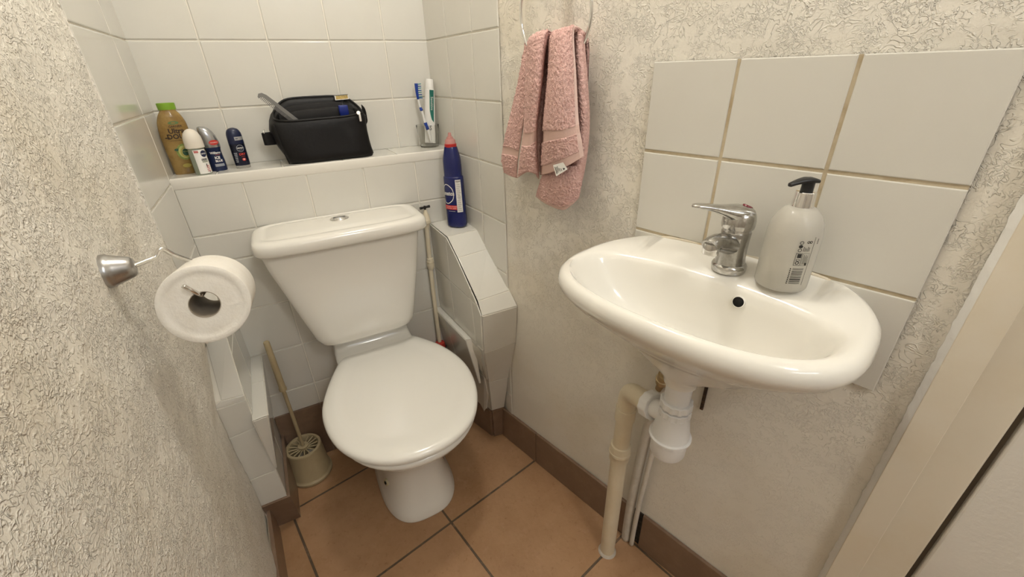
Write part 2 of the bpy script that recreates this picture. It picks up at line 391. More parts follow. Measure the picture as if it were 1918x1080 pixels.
# ---- pipe boxing, left
bm = NB()
LL = [V(-.004, -D, -.517), V(-.006, -.26, -.530), V(-.009, -.335, -.632), V(-.012, -.398, -.762)]
LR = [V(.0305, -D, -.517), V(.0345, -.26, -.530), V(.0360, -.342, -.631), V(.0365, -.402, -.763)]
for i in range(3):
    quadtile(bm, LL[i+1], LR[i+1], LR[i], LL[i])
    sh_ = Vector((-.05, 0, .004)); bm.faces.new([bm.verts.new(p) for p in (LL[i+1]+sh_, LL[i+1], LL[i], LL[i]+sh_)]).material_index = 1
bm.faces.new([bm.verts.new(p) for p in (V(-.06, -.402, -.781), V(-.012, -.402, -.781), LL[3], LL[3]+Vector((-.05, 0, .004)))]).material_index = 1
GL = [V(-.040, -.400, -.781), V(-.040, -.400, -.875), V(-.040, -.400, -1.028), V(-.040, -.398, -1.134)]
GR = [V(.0365, -.403, -.776), V(.0370, -.402, -.864), V(.0375, -.400, -1.025), V(.0375, -.398, -1.134)]
quadtile(bm, GL[0], GR[0], LR[3], LL[3])
for i in range(3): quadtile(bm, GL[i+1], GR[i+1], GR[i], GL[i])
bm.faces.new([bm.verts.new(V(-.032, y_, z_)) for y_, z_ in ((-.20, -1.0), (-.42, -1.0), (-.42, -.50), (-.20, -.50))]).material_index = 1
def innerL(u, v, h): return V(.026+(.033-.026)*u/.272+h, -D-u, v)
out = [(0, -1.15), (.265, -1.15), (.270, -1.134), (.274, -.778), (.274, -.763), (.214, -.631), (.132, -.53), (0, -.517)]
tiles(bm, innerL, out, [.11, .26], [-.67, -.823, -.977], gw=.0022)
bl = build('wall_boxing_left', bm, [TILE, GROUT], smooth=False, label='narrow tiled pipe boxing behind the toilet roll left of the toilet', cat='wall', kind='structure')
bm = NB()
pb = [V(.027, -D, -.826), V(.036, -.428, -.826), V(.036, -.402, -1.02), V(.030, -D, -1.02)]
pf = [V(.057, -D, -.826), V(.070, -.424, -.826), V(.040, -.402, -1.02), V(.034, -D, -1.02)]
for s0, s1 in ((0, .48), (.48, 1)):
    quadtile(bm, onedge(pb[0], pb[1], s0), onedge(pb[0], pb[1], s1), onedge(pf[0], pf[1], s1), onedge(pf[0], pf[1], s0))
    quadtile(bm, onedge(pf[0], pf[1], s0), onedge(pf[0], pf[1], s1), onedge(pf[3], pf[2], s1), onedge(pf[3], pf[2], s0))
quadtile(bm, pb[2], pf[2], pf[1], pb[1])
build('access_panel', bm, [TILE, GROUT], bl, smooth=False)

# ---- skirting tiles
def strip(bm, f, u0, u1, cuts, z0=-1.28, z1=-1.148, th=.009):
    e = [u0]+[c for c in cuts if u0 < c < u1]+[u1]
    box(bm, lambda u, h, z: f(u, h, z), (u0, 0, z0), (u1, th*.6, z1-.002), mi=1)
    for a, c in zip(e, e[1:]): box(bm, lambda u, h, z: f(u, h, z), (a+.0012, 0, z0+.001), (c-.0012, th, z1), bev=.0012)
bm = NB(); strip(bm, S, -.050, .474, [.119]); strip(bm, S, .516, .868, [])
build('baseboard_right', bm, [SK, SKG], smooth=False, label='brown tile skirting along the right wall', cat='baseboard', kind='structure')
bm = NB(); strip(bm, lambda u, h, z: V(u, -D-.002-h, z), .03, .70, [.17, .50], z1=-1.062)
build('baseboard_back', bm, [SK, SKG], smooth=False, label='brown tile skirting behind the toilet', cat='baseboard', kind='structure')
bm = NB()
qs = quadmap(V(.031, -D-.006, -1.28), V(.033, -.354, -1.28), V(.036, -.398, -1.134), V(.031, -D-.006, -1.134))
box(bm, lambda u, h, z: qs(u, z, -h), (0, .001, 0), (1, .009, 1))
qs2 = quadmap(V(-.027, -.352, -1.28), V(.042, -.352, -1.28), V(.045, -.396, -1.134), V(-.027, -.396, -1.134))
box(bm, lambda u, h, z: qs2(u, z, h), (0, -.004, 0), (1, .008, 1))
build('baseboard_boxing_left', bm, [SK, SKG], smooth=False, label='brown tile skirting round the left pipe boxing', cat='baseboard', kind='structure')
bm = NB()
qf = quadmap(V(.699, -.362, -1.28), V(.738, -.368, -1.28), V(.738, -.380, -1.146), V(.692, -.375, -1.145))
box(bm, lambda u, h, z: qf(u, (z+1.28)/.134, h), (0, 0, -1.28), (1, .008, -1.146), bev=.0)
box(bm, lambda u, h, z: innerR(u*(.234+.0133*(z+1.28)/.135), z, h), (0.05, 0, -1.28), (1, .008, -1.146))
build('baseboard_boxing_right', bm, [SK, SKG], smooth=False, label='brown tile skirting round the right pipe boxing', cat='baseboard', kind='structure')
bm = NB(); strip(bm, lambda u, h, z: V(leftX(-u, z)+h, -u, z), .372, 1.5, [.70, 1.03], z1=-1.165)
build('baseboard_left', bm, [SK, SKG], smooth=False, label='brown tile skirting along the left wall', cat='baseboard', kind='structure')

# ---- door frame and door on the right
bm = NB()
box(bm, S, (.8755, -.02, -1.28), (.911, .020, CEIL), bev=.0008)
box(bm, S, (.905, -.02, -1.28), (.9585, .006, CEIL), bev=.002)
fr = build('trim_1', bm, PAINT, smooth=False, label='cream painted door lining beside the basin', cat='door frame', kind='structure')
bm = NB(); g = []
for i in range(5):
    row = []
    for j in range(400):
        z = -1.28+(CEIL+1.28)*j/399; row.append(bm.verts.new(S(.868+.0022*i+.0022*noise.noise(Vector((i*.9, z*70, 2))), [.0, .006, .009, .012, .016][i]+.0018*noise.noise(Vector((i*.7, z*110, 5))), z)))
    g.append(row)
for i in range(4):
    for j in range(399): bm.faces.new((g[i][j], g[i+1][j], g[i+1][j+1], g[i][j+1]))
build('paint_edge', bm, CHIP, fr, face=PN, label='chipped white paint line where plaster meets the lining')
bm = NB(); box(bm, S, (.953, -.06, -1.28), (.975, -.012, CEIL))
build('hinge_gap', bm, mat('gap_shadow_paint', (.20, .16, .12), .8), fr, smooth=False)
bm = NB(); box(bm, S, (.9665, -.035, -1.27), (1.70, .004, CEIL-.06), bev=.003)
build('door_1', bm, mat('white_door_paint', (.77, .73, .66), .4, bump=(140, .0006)), smooth=False, label='white painted door leaf at the right edge', cat='door', kind='structure')

# ---- ceiling and the hall behind the camera
bm = NB(); box(bm, V, (-.7, -2.9, CEIL), (1.95, .05, CEIL+.05))
build('ceiling', bm, mat('ceiling_paint', (.80, .78, .73), .8), smooth=False, label='white ceiling', cat='ceiling', kind='structure')
HALL = mat('hall_paint', (.66, .62, .55), .8)
bm = NB(); box(bm, V, (-.70, -2.9, -1.28), (-.65, -1.55, CEIL)); box(bm, V, (-.66, -1.60, -1.28), (.03, -1.55, CEIL))
build('wall_hall_left', bm, HALL, smooth=False, label='hall wall on the left outside the doorway', cat='wall', kind='structure')
bm = NB(); box(bm, V, (1.85, -2.9, -1.28), (1.90, -1.30, CEIL)); box(bm, V, (1.1, -1.36, -1.28), (1.9, -1.31, CEIL))
build('wall_hall_right', bm, HALL, smooth=False, label='hall wall on the right outside the doorway', cat='wall', kind='structure')
bm = NB()
for a, c in (((-.7, -2.9, -1.28), (.13, -2.85, CEIL)), ((1.07, -2.9, -1.28), (1.9, -2.85, CEIL)), ((.13, -2.9, -1.28), (1.07, -2.85, .50)), ((.13, -2.9, .79), (1.07, -2.85, CEIL))): box(bm, V, a, c)
build('wall_hall_back', bm, HALL, smooth=False, label='hall wall with an added high window opening behind the camera', cat='wall', kind='structure')
bm = NB()
for a, c in (((.13, -2.885, .50), (.16, -2.845, .79)), ((1.04, -2.885, .50), (1.07, -2.845, .79)), ((.13, -2.885, .50), (1.07, -2.845, .52)), ((.13, -2.885, .77), (1.07, -2.845, .79))): box(bm, V, a, c, bev=.003)
build('added_window_1', bm, mat('added_window_white', (.8, .8, .8), .4), smooth=False, label='added white high window frame, unseen in the hall', cat='window', kind='structure')  # unseen window, made up to go with the daylight area light
# ================================================================== toilet
base = V(.386, -.40, -1.28)
toi = thing('toilet', base, 'white close coupled toilet with its lid down between the two pipe boxings', 'toilet')
def ringz(x0, x1, y0, y1, z, p=3., n=64, c=.5, pb=None): return [V(x, y, z) for x, y in se(x0, x1, y0, y1, p, n, c, pb)]
# pan: foot, waist, bowl, rim (front of the toilet is -y)
bm = NB()
loft(bm, [ringz(.278, .503, -.557, -.17, -1.2795, 2.8, c=.45), ringz(.276, .505, -.559, -.17, -1.270, 2.8, c=.45), ringz(.284, .497, -.548, -.17, -1.255, 2.8, c=.45),
          ringz(.296, .486, -.528, -.175, -1.20, 2.7, c=.45), ringz(.304, .479, -.517, -.18, -1.13, 2.6, c=.45), ringz(.302, .483, -.530, -.18, -1.06, 2.5, c=.45),
          ringz(.278, .503, -.580, -.18, -1.005, 2.4, c=.48), ringz(.240, .537, -.638, -.185, -.96, 2.3, c=.5), ringz(.211, .566, -.680, -.19, -.922, 2.25, c=.52),
          ringz(.195, .581, -.700, -.195, -.895, 2.2, c=.52), ringz(.192, .584, -.704, -.197, -.885, 2.2, c=.52), ringz(.198, .578, -.698, -.20, -.8765, 2.2, c=.52), ringz(.215, .56, -.68, -.21, -.875, 2.2, c=.52)])
loft(bm, [ringz(.295, .455, -.24, -.135, -1.02, 4), ringz(.268, .478, -.27, -.133, -.93, 4), ringz(.252, .491, -.29, -.132, -.862, 5), ringz(.252, .491, -.285, -.132, -.852, 5), ringz(.253, .490, -.248, -.132, -.8465, 6), ringz(.254, .489, -.228, -.132, -.840, 6),
          ringz(.2555, .4865, -.213, -.132, -.826, 7), ringz(.257, .485, -.208, -.132, -.800, 7), ringz(.262, .480, -.201, -.137, -.7905, 7)])
build('pan', bm, CERAMIC, toi, auto=60)
bm = NB(); lathe(bm, V(.300, -.440, -1.197), (-.9, -.35, .25), [(-.002, .011), (.0045, .011), (.006, .009)], 20); lathe(bm, V(.300, -.440, -1.197), (-.9, -.35, .25), [(.0055, .0058), (.0066, .0055)], 16, mi=1)
build('fixing_cap', bm, [mat('stained_cap', (.52, .44, .27), .5), DARK], toi, label='yellowed fixing cap with a dark screw hole')
lidpts = [(.268, -.228), (.225, -.316), (.1945, -.405), (.185, -.470), (.192, -.541), (.211, -.599), (.242, -.646), (.282, -.681), (.328, -.703), (.384, -.711), (.440, -.705), (.488, -.684), (.527, -.650), (.556, -.602), (.577, -.543), (.5875, -.470), (.580, -.392), (.550, -.305), (.492, -.214), (.47, -.205), (.38, -.212), (.29, -.219)]
def outline(pts, k=6):
    P = [Vector((*p, 0)) for p in pts]; n = len(P); out = []
    for i in range(n):
        a, b_, c, d = P[i-1], P[i], P[(i+1) % n], P[(i+2) % n]
        for s in range(k):
            t = s/k; out.append(.5*((2*b_)+(c-a)*t+(2*a-5*b_+4*c-d)*t*t+(3*b_-a-3*c+d)*t**3))
    return out
LO = outline(lidpts); LC = Vector((.384, -.45, 0))
def lidring(off, z):
    r = []
    for i, p in enumerate(LO):
        d = (LO[(i+1) % len(LO)]-LO[i-1]).normalized(); nrm = Vector((-d.y, d.x, 0))
        if nrm.dot(LC-p) < 0: nrm = -nrm
        q = LC+(p-LC)*(1-off/.20); r.append(V(q.x, q.y, z))
    return r
bm = NB(); loft(bm, [lidring(.012, -.8755), lidring(.007, -.8745), lidring(.006, -.868), lidring(.010, -.8665)])
build('seat', bm, SEATP, toi, auto=50)
bm = NB(); loft(bm, [lidring(.008, -.8665), lidring(.001, -.8645), lidring(0, -.859), lidring(.0012, -.853), lidring(.005, -.8485), lidring(.013, -.8455), lidring(.024, -.8445), lidring(.034, -.845), lidring(.046, -.8472), lidring(.06, -.8478), lidring(.10, -.8475), lidring(.16, -.8472)])
build('seat_lid', bm, SEATP, toi, auto=50)
# cistern
bm = NB()
R_ = lambda s, y0, y1, z, p=5.: ringz(*s, y0, y1, z, p, 72)
loft(bm, [R_((.255, .455), -.245, -.16, -.7855, 4), R_((.236, .480), -.268, -.142, -.782, 5), R_((.225, .493), -.276, -.135, -.772, 5.5), R_((.214, .503), -.280, -.132, -.75, 6),
          R_((.201, .512), -.2835, -.131, -.70, 6.5), R_((.175, .530), -.290, -.131, -.60, 7), R_((.152, .544), -.295, -.131, -.51, 7), R_((.1445, .550), -.297, -.131, -.466, 7)])
build('cistern', bm, CERAMIC, toi, auto=60)
bm = NB()
loft(bm, [R_((.148, .556), -.303, -.131, -.473, 6), R_((.138, .567), -.315, -.130, -.4715, 6), R_((.1345, .571), -.319, -.130, -.465, 6), R_((.135, .570), -.318, -.130, -.447, 6), R_((.138, .567), -.315, -.131, -.4395, 6),
          R_((.145, .560), -.307, -.134, -.4355, 6), R_((.158, .547), -.295, -.140, -.4345, 6.5), R_((.162, .543), -.291, -.143, -.4365, 6.5), R_((.172, .533), -.281, -.150, -.4365, 7), R_((.178, .527), -.276, -.154, -.4350, 7), R_((.21, .50), -.255, -.17, -.4345, 7)])
cl = build('cistern_lid', bm, CERAMIC, toi, auto=55)
bm = NB(); cc = V(.353, -.196, -.4350)
def ell(r, z, sx=1.25): return [cc+Vector((r*sx*math.cos(a*math.pi/20), r*math.sin(a*math.pi/20), z)) for a in range(40)]
loft(bm, [ell(.020, 0), ell(.020, .0025), ell(.0185, .004), ell(.0150, .0042), ell(.0142, .0028)], True, False); loft(bm, [ell(.0135, .001), ell(.0135, .0036), ell(.012, .0052), ell(.006, .0058)], True, True)
box(bm, lambda x, y, z: cc+Vector((x, y, z)), (-.0155, -.0008, .0053), (.0155, .0008, .0063), mi=1)
build('flush_button', bm, [CHROME, BLACKP], cl, label='oval chrome push button with two halves')

# ================================================================== toilet brush and its pot
bc = V(.090, -.200, -1.28); BRM = mat('beige_plastic', (.43, .345, .205), .42, mottle=(14, (.37, .29, .165), .45, .8), bump=(150, .0003))
pot = thing('brush_holder', bc, 'beige plastic toilet brush pot with a spoked rim on the floor', 'brush holder')
Z = Vector((0, 0, 1))
bm = NB(); lathe(bm, bc, Z, [(0, .055), (.004, .0655), (.012, .066), (.016, .062), (.02, .0600), (.118, .0545), (.121, .0545), (.124, .053), (.1245, .046), (.118, .0425), (.03, .05)], 48, True, True)
build('pot', bm, BRM, pot, auto=40)
bm = NB()
for k in range(16):
    a = 2*math.pi*k/16; d = Vector((math.cos(a), math.sin(a), 0)); tube(bm, [bc+d*.014+Z*.117, bc+d*.044+Z*.1205], .0022, 8)
lathe(bm, bc, Z, [(.110, .012), (.122, .016), (.126, .016), (.127, .011)], 24)
build('spoked_guard', bm, BRM, pot, auto=40)
bt = V(.090, -.200, -1.16)
brush = thing('toilet_brush', bc+Z*.03, 'beige toilet brush with a ridged handle leaning out of its pot', 'toilet brush')
P0 = bc+Z*.10; P1 = V(.0945, -.235, -.728); d = (P1-P0); L = d.length
bm = NB(); lathe(bm, P0, d, [(-.05, .0052), (0, .0052), (L*.60, .0056), (L*.605, .0105), (L*.62, .0110), (L*.63, .0092), (L*.70, .0090), (L*.97, .0080), (L*.995, .0078), (L, .0066)], 20)
build('handle', bm, BRM, brush, auto=40)
bm = NB(); lathe(bm, P0, -d, [(.02, .02), (.03, .033), (.085, .033), (.092, .02)], 24)
build('bristle_head', bm, mat('bristles', (.55, .52, .46), .8, bump=(200, .003)), brush)

# ================================================================== toilet roll and holder
rc = V(.1015, -.622, -.3775); RW = .100; RC0 = rc+Vector((0, -.05, 0)); RTILT = Matrix.Rotation(math.radians(-11), 4, 'X')
def tilt(p): return RC0+(RTILT @ (Vector(p)-RC0))+Vector((0, 0, -.0085))
roll = thing('toilet_roll', rc+Vector((0, -.05, 0)), 'white toilet paper roll hanging from the chrome wire arm', 'toilet paper')
bm = NB(); n = 72
def rr_(r, y, wob=0): return [tilt(q) for q in rr0(r, y, wob)]
def rr0(r, y, wob=0): return [rc+Vector((r*(1+wob*math.sin(2*a_)+wob*.6*math.sin(3*a_+1))*math.cos(a_), y, r*(1+wob*math.sin(2*a_)+wob*.6*math.sin(3*a_+1))*math.sin(a_))) for a_ in [2*math.pi*i/n for i in range(n)]]
prof_ = [(.0195, -.0), (.0560, 0), (.0577, -.0006), (.0580, -.002), (.0580, -RW+.0015), (.0578, -RW+.0004), (.0570, -RW-.0002)]
for q in (.0482, .0475, .041, .034, .027): prof_.append((q, -RW-.0004+(.0005 if q in (.0475,) else 0)))
prof_.append((.0195, -RW))
loft(bm, [rr_(r, y, .012 if r > .05 else .006 if r > .03 else 0) for r, y in prof_], False, False)
build('paper', bm, mat('toilet_paper', (.80, .765, .70), .9, mottle=(40, (.76, .715, .635), .45, .8), bump=(220, .0006), spec=.1), roll, auto=45)
bm = NB(); loft(bm, [rr_(.0198, .0005), rr_(.0198, -RW-.0005), rr_(.0188, -RW-.0003), rr_(.0188, .0003)], False, False)
build('card_core', bm, mat('grey_card', (.36, .31, .245), .9, mottle=(30, (.30, .25, .19), .4, .8)), roll, auto=45)
ho = V(.003, -.678, -.316)
hold = thing('toilet_roll_holder', ho, 'chrome bell shaped wall rose with a bent wire arm carrying the roll', 'toilet roll holder')
bm = NB(); lathe(bm, ho, (1, .1, -.02), [(-.012, .0235), (0, .0235), (.0035, .0232), (.0055, .0215), (.009, .0205), (.022, .0160), (.027, .0140), (.0295, .011), (.030, .006)], 32)
build('wall_rose', bm, mat('aged_steel', (.48, .47, .46), .28, 1.0, mottle=(40, (.34, .33, .32), .4, .75)), hold, auto=40)
bm = NB(); cy = .0195-.0042
core_ = lambda y: tilt(rc+Vector((0, y, .0148)))
arm = catmull([ho+Vector((.027, .006, -.001)), V(.041, -.662, -.3165), V(.0515, -.654, -.3155), V(.0570, -.651, -.3100), V(.0605, -.650, -.3060), V(.0650, -.648, -.3075), V(.073, -.643, -.320), V(.090, -.620, -.346), V(.099, -.606, -.364), core_(.012)+Vector((0, 0, .002)), core_(0), core_(-.06), core_(-.095), core_(-.101)+Vector((-.0015, 0, .0015)), V(.0955, -.7270, -.3500), V(.0918, -.7280, -.3445), V(.0880, -.7290, -.3390)], 6)
tube(bm, arm, .0034, 14)
build('wire_arm', bm, CHROME, hold)

# ================================================================== basin
BS = thing('wash_basin', S(.593, .0, -.64), 'white ceramic wall hung hand basin under the splashback', 'sink')
def bring(t0, t1, n0, n1, z, p=2.6, pb=4., c=.36, n=80, up=0.):
    out = []
    for x, y in se(t0, t1, n0, n1, pb, n, c, p):
        q = (x-.595)/.20; k = max(0., 1-q*q); w = max(0., min(1., (.12-y)/.12)); w = w*w*(3-2*w)
        out.append(S(x, max(y, .0008), z+up*k*w))
    return out
bm = NB()
loft(bm, [bring(.562, .618, .099, .155, -.580, 2, 2, .5), bring(.559, .621, .096, .158, -.566, 2, 2, .5), bring(.548, .632, .082, .163, -.557, 2.1, 2.2, .5), bring(.522, .662, .04, .170, -.545, 2.2, 3, .5), bring(.475, .710, .0, .186, -.522, 2.3, 4, .46),
          bring(.432, .752, -.02, .213, -.490, 2.3, 3, .42), bring(.402, .785, -.03, .247, -.459, 2.45, 2.7, .50), bring(.379, .803, -.035, .274, -.432, 2.6, 2.8, .55), bring(.371, .812, -.035, .291, -.412, 2.6, 2.8, .555), bring(.369, .814, -.035, .293, -.402, 2.6, 2.8, .555, up=.003),
          bring(.3715, .8115, -.034, .2910, -.3925, 2.6, 2.8, .555, up=.008), bring(.378, .805, -.030, .2860, -.3855, 2.55, 2.8, .555, up=.0125), bring(.386, .797, -.026, .2800, -.3835, 2.55, 2.8, .55, up=.0125),
          bring(.391, .787, .085, .276, -.3850, 2.5, 2.7, .42, up=.004), bring(.396, .782, .093, .270, -.389, 2.5, 2.6, .42, up=.003), bring(.401, .777, .098, .265, -.396, 2.5, 2.6, .42), bring(.415, .765, .101, .257, -.416, 2.5, 2.6, .43), bring(.435, .748, .104, .247, -.445, 2.4, 2.5, .45),
          bring(.462, .722, .109, .234, -.470, 2.3, 2.4, .47), bring(.50, .685, .116, .216, -.490, 2.2, 2.3, .5), bring(.545, .645, .126, .188, -.500, 2.1, 2.1, .5), bring(.575, .615, .135, .165, -.503, 2, 2, .5)])
basin = build('bowl', bm, CERAMIC, BS, auto=70)
bm = NB(); oc = S(.6425, .1, -.4095)
dirn = (PN*.9+Z*.25).normalized()
lathe(bm, oc, dirn, [(-.004, .0098), (.0030, .0098), (.0042, .0088), (.0042, .0080)], 28, True, False); lathe(bm, oc, dirn, [(.0010, .0082), (.0032, .0082)], 24, mi=1)
build('overflow_hole', bm, [CERAMIC, DARK], BS, label='round dark overflow hole below the tap')
bm = NB(); lathe(bm, S(.595, .15, -.5028), Z, [(0, .021), (.002, .021), (.003, .017)], 28, True, False); lathe(bm, S(.595, .15, -.502), Z, [(.0, .016), (.0015, .015)], 24, mi=1)
build('drain', bm, [CHROME, DARK], BS)
bm = NB()        # bead of old sealant against the splashback
pts = [S(.4165, .003, -.424), S(.4185, .004, -.410), S(.424, .0045, -.396), S(.436, .0045, -.3865)]+[S(t, .0045, -.3838+.0125*max(0, 1-((t-.595)/.20)**2)) for t in (.47, .52, .60, .68, .72)]+[S(.748, .0045, -.3865), S(.760, .0045, -.396), S(.7655, .004, -.410), S(.7675, .003, -.424)]
cp = catmull(pts, 14); tube(bm, [p+Vector((0, 0, .0010*noise.noise(p*90))) for p in cp], [.0030+.0014*noise.noise(p*60) for p in cp], 10)
build('sealant', bm, mat('old_sealant', (.72, .64, .50), .6, mottle=(45, (.50, .36, .19), .52, .74), bump=(120, .001)), BS, label='yellowed sealant bead along the wall')

# ================================================================== mixer tap
TB = S(.603, .060, -.3765)
tap = thing('mixer_tap', TB, 'chrome single lever mixer tap with water spots on the basin', 'faucet')
SD = (PN*.97-PD*.12).normalized(); SR = SD.cross(Z)       # spout direction
bm = NB(); lathe(bm, TB, Z, [(-.004, .025), (.002, .0262), (.005, .0262), (.008, .0245), (.0095, .0215)], 40)
build('base_ring', bm, TAPC, tap, auto=40)
bm = NB()
lathe(bm, TB, Z, [(.008, .0225), (.02, .0210), (.036, .0206), (.052, .0210), (.060, .0214), (.062, .0205)], 40)
build('body', bm, DULL, tap, auto=40)
bm = NB()
sp = catmull([TB+Z*.038+SD*.002, TB+Z*.0455+SD*.022, TB+Z*.0520+SD*.042, TB+Z*.0550+SD*.055, TB+Z*.0545+SD*.065, TB+Z*.0520+SD*.0705], 6)
nn = len(sp)

tube(bm, sp, [.0170-.0042*min(1., i/(nn*.6)) for i in range(nn)], 24)
spo = build('spout', bm, DULL, tap, auto=50)
bm = NB(); lathe(bm, TB+Z*.0500+SD*.0655, (SD*.12-Z), [(-.006, .0118), (.0, .0122), (.0095, .0118), (.0106, .0108)], 28, True, False); lathe(bm, TB+Z*.0500+SD*.0655, (SD*.12-Z), [(.0080, .0110), (.0092, .0108)], 24, mi=1)
build('aerator', bm, [CHROME, mat('mesh_grey', (.30, .29, .27), .5)], spo, auto=40)
bm = NB()
lathe(bm, TB, Z, [(.0615, .0205), (.066, .0205), (.0675, .0232), (.071, .0238), (.079, .0238), (.087, .0226), (.094, .0192), (.0985, .0135), (.1010, .006), (.1013, .001)], 40)
LD = (PN*.80-PD*.60).normalized()
lr = LD.cross(Z); lev = []
for s, h, w, th_ in ((-.012, .0885, .0185, .010), (.002, .0895, .0205, .0125), (.015, .0905, .0180, .0120), (.028, .0945, .0140, .0085), (.043, .0990, .0115, .0058), (.058, .1025, .0100, .0044), (.070, .1042, .0084, .0036), (.0765, .1045, .0060, .0030), (.0790, .1045, .0025, .0016)):
    o_ = TB+LD*s+Z*h; lev.append([o_+lr*w*sgn(math.cos(a_), .75)+Z*th_*sgn(math.sin(a_), .8) for a_ in [2*math.pi*i/24 for i in range(24)]])
loft(bm, lev)
lever = build('lever', bm, TAPC, tap, auto=50)
bm = NB(); lathe(bm, TB+Z*.0985-LD*.009, (Z-LD*.45), [(-.006, .0078), (.0012, .0078), (.0022, .006)], 24)
build('temperature_badge', bm, mat('dark_red', (.16, .02, .03), .25), lever, label='dark red badge')

# ================================================================== soap dispenser
SB = S(.6795, .0655, -.3775)
soap = thing('soap_dispenser', SB, 'frosted clear soap pump bottle with black pump head beside the tap', 'soap dispenser')
sprof = [(0, .0295), (.0015, .0325), (.004, .0338), (.06, .0342), (.082, .0339), (.096, .0315), (.107, .0262), (.1145, .0195), (.1175, .0140)]
FROST = mat('frosted_plastic', (.88, .85, .78), .32, trans=.62, ior=1.22, mottle=(16, (.84, .80, .72), .4, .8), coat=.15)
bm = NB(); lathe(bm, SB, Z, sprof+[(.1175, .0128), (.1130, .0180), (.105, .0246), (.094, .0298), (.081, .0322), (.06, .0325), (.006, .0322), (.0035, .030)], 56)
sbo = build('bottle', bm, FROST, soap, auto=50)
bm = NB(); lathe(bm, SB, Z, [(.1155, .0126), (.1162, .0134), (.1345, .0126), (.1368, .0124), (.1375, .0118), (.1375, .0080)], 40)
build('collar', bm, mat('bright_chrome', (.86, .85, .84), .06, 1.0), soap, auto=35)
bm = NB(); lathe(bm, SB, Z, [(.133, .0076), (.1475, .0074), (.150, .0078)], 28)
pdn = (PN*.78-PD*.62).normalized(); pr = pdn.cross(Z); hd = []
for s, h, w, th_ in ((-.0120, .1505, .003, .0014), (-.0110, .1508, .0062, .0026), (-.004, .1522, .0082, .0034), (.005, .1525, .0080, .0034), (.013, .1512, .0064, .0030), (.020, .1490, .0050, .0027), (.0255, .1470, .0042, .0024), (.0263, .1466, .0030, .0018)):
    o_ = SB+pdn*s+Z*h; hd.append([o_+pr*w*sgn(math.cos(a_), .6)+Z*th_*sgn(math.sin(a_), .7) for a_ in [2*math.pi*i/24 for i in range(24)]])
loft(bm, hd); build('pump_head', bm, BLACKP, soap, auto=40)
# printed back label seen from the camera side
fd = math.atan2(-.985, -.175)
INK = mat('black_ink', (.03, .028, .026), .5)
def Fs(u, v, r=.0385, a0=0.): a_ = a0+u/r; return SB+Vector((r*math.cos(a_), r*math.sin(a_), v))
A0 = math.atan2((Vector((.2488, -1.4066, 0))-Vector((SB.x, SB.y, 0))).y, (Vector((.2488, -1.4066, 0))-Vector((SB.x, SB.y, 0))).x)+.30
F = lambda u, v: Fs(u+.0095, v*1.05+.0075, .0345, A0)
bm = NB()
for v0, hgt in ((.0085, .0006), (.0100, .0004), (.0115, .0010), (.0137, .0016), (.0160, .0005), (.0175, .0009), (.0192, .0004), (.0207, .0005), (.0222, .0011), (.0243, .0005), (.0255, .0009), (.0275, .0004), (.0290, .0006), (.0305, .0005)):
    patch(bm, F, -.0095, .0045, v0, v0+hgt, nu=6, nv=1)
for k in range(9): patch(bm, F, -.0125, -.0113, .008+k*.0026, .0098+k*.0026, nu=1, nv=1)
def frame(u0, u1, v0, v1, w=.0005):
    for a_ in ((u0, u1, v0, v0+w), (u0, u1, v1-w, v1), (u0, u0+w, v0, v1), (u1-w, u1, v0, v1)): patch(bm, F, *a_, nu=5, nv=2)
frame(-.0105, -.0025, .0345, .0520); frame(-.0015, .0065, .0345, .0520, .0003); patch(bm, F, -.0085, -.0035, .0455, .0510); disc(bm, F, -.0065, .0385, .0024, .0024, r0=.6); disc(bm, F, -.0065, .0425, .0024, .0016, r0=.7); patch(bm, F, .0035, .0060, .0350, .0385)
for k in range(4): patch(bm, F, .0000+k*.0015, .0005+k*.0015, .0365, .0500-.002*(k % 2), nu=1, nv=3)
for k in range(3): disc(bm, F, -.0075, .0560+k*.0050, .0024, .0023, r0=.72 if k != 1 else 0)
for k in range(5): patch(bm, F, -.0035+k*.0018, -.0028+k*.0018, .0545, .0610-.0012*(k % 3), nu=1, nv=3)
disc(bm, F, .0005, .0670, .0018, .0018, r0=.5); disc(bm, F, .0038, .0670, .0018, .0018, r0=.5)
patch(bm, F, .0083, .0089, .006, .0735, nu=1, nv=10)
for k in range(4): patch(bm, F, .0135, .0150, .0640+k*.0018, .0652+k*.0018, nu=1, nv=1)
build('printed_label', bm, INK, sbo, label='small black barcode and icons printed near the bottom', recalc=False)

# ================================================================== trap and pipes under the basin
T0 = S(.590, .127, -.617)
trap = thing('bottle_trap', S(.590, .127, -.753), 'white plastic bottle trap hanging below the basin', 'drain trap')
bm = NB(); lathe(bm, T0, -Z, [(-.046, .0228), (.01, .0222), (.012, .0215), (.052, .022)], 36)
build('neck', bm, WPVC, trap, auto=40)
def knurl(bm, c, ax, d0, d1, r, n=72, k=.0014):
    ax = Vector(ax).normalized(); rings = []
    for d_, rr2 in ((d0, r*.95), (d0+.001, r), (d1-.001, r), (d1, r*.95)):
        base_ = circ(c+ax*d_, ax, rr2, n); rings.append([q+(q-(c+ax*d_)).normalized()*(k if i % 6 < 3 else 0) for i, q in enumerate(base_)])
    loft(bm, rings)
bm = NB(); knurl(bm, T0, -Z, .004, .0185, .0272); build('upper_nut', bm, WPVC, trap, auto=30)
bm = NB(); knurl(bm, T0, -Z, .0225, .036, .0275); build('lower_nut', bm, WPVC, trap, auto=30)
bm = NB(); lathe(bm, T0, -Z, [(.035, .0285), (.046, .0288), (.060, .0310), (.086, .0345), (.090, .0345)], 40); build('trap_body', bm, WPVC, trap, auto=40)
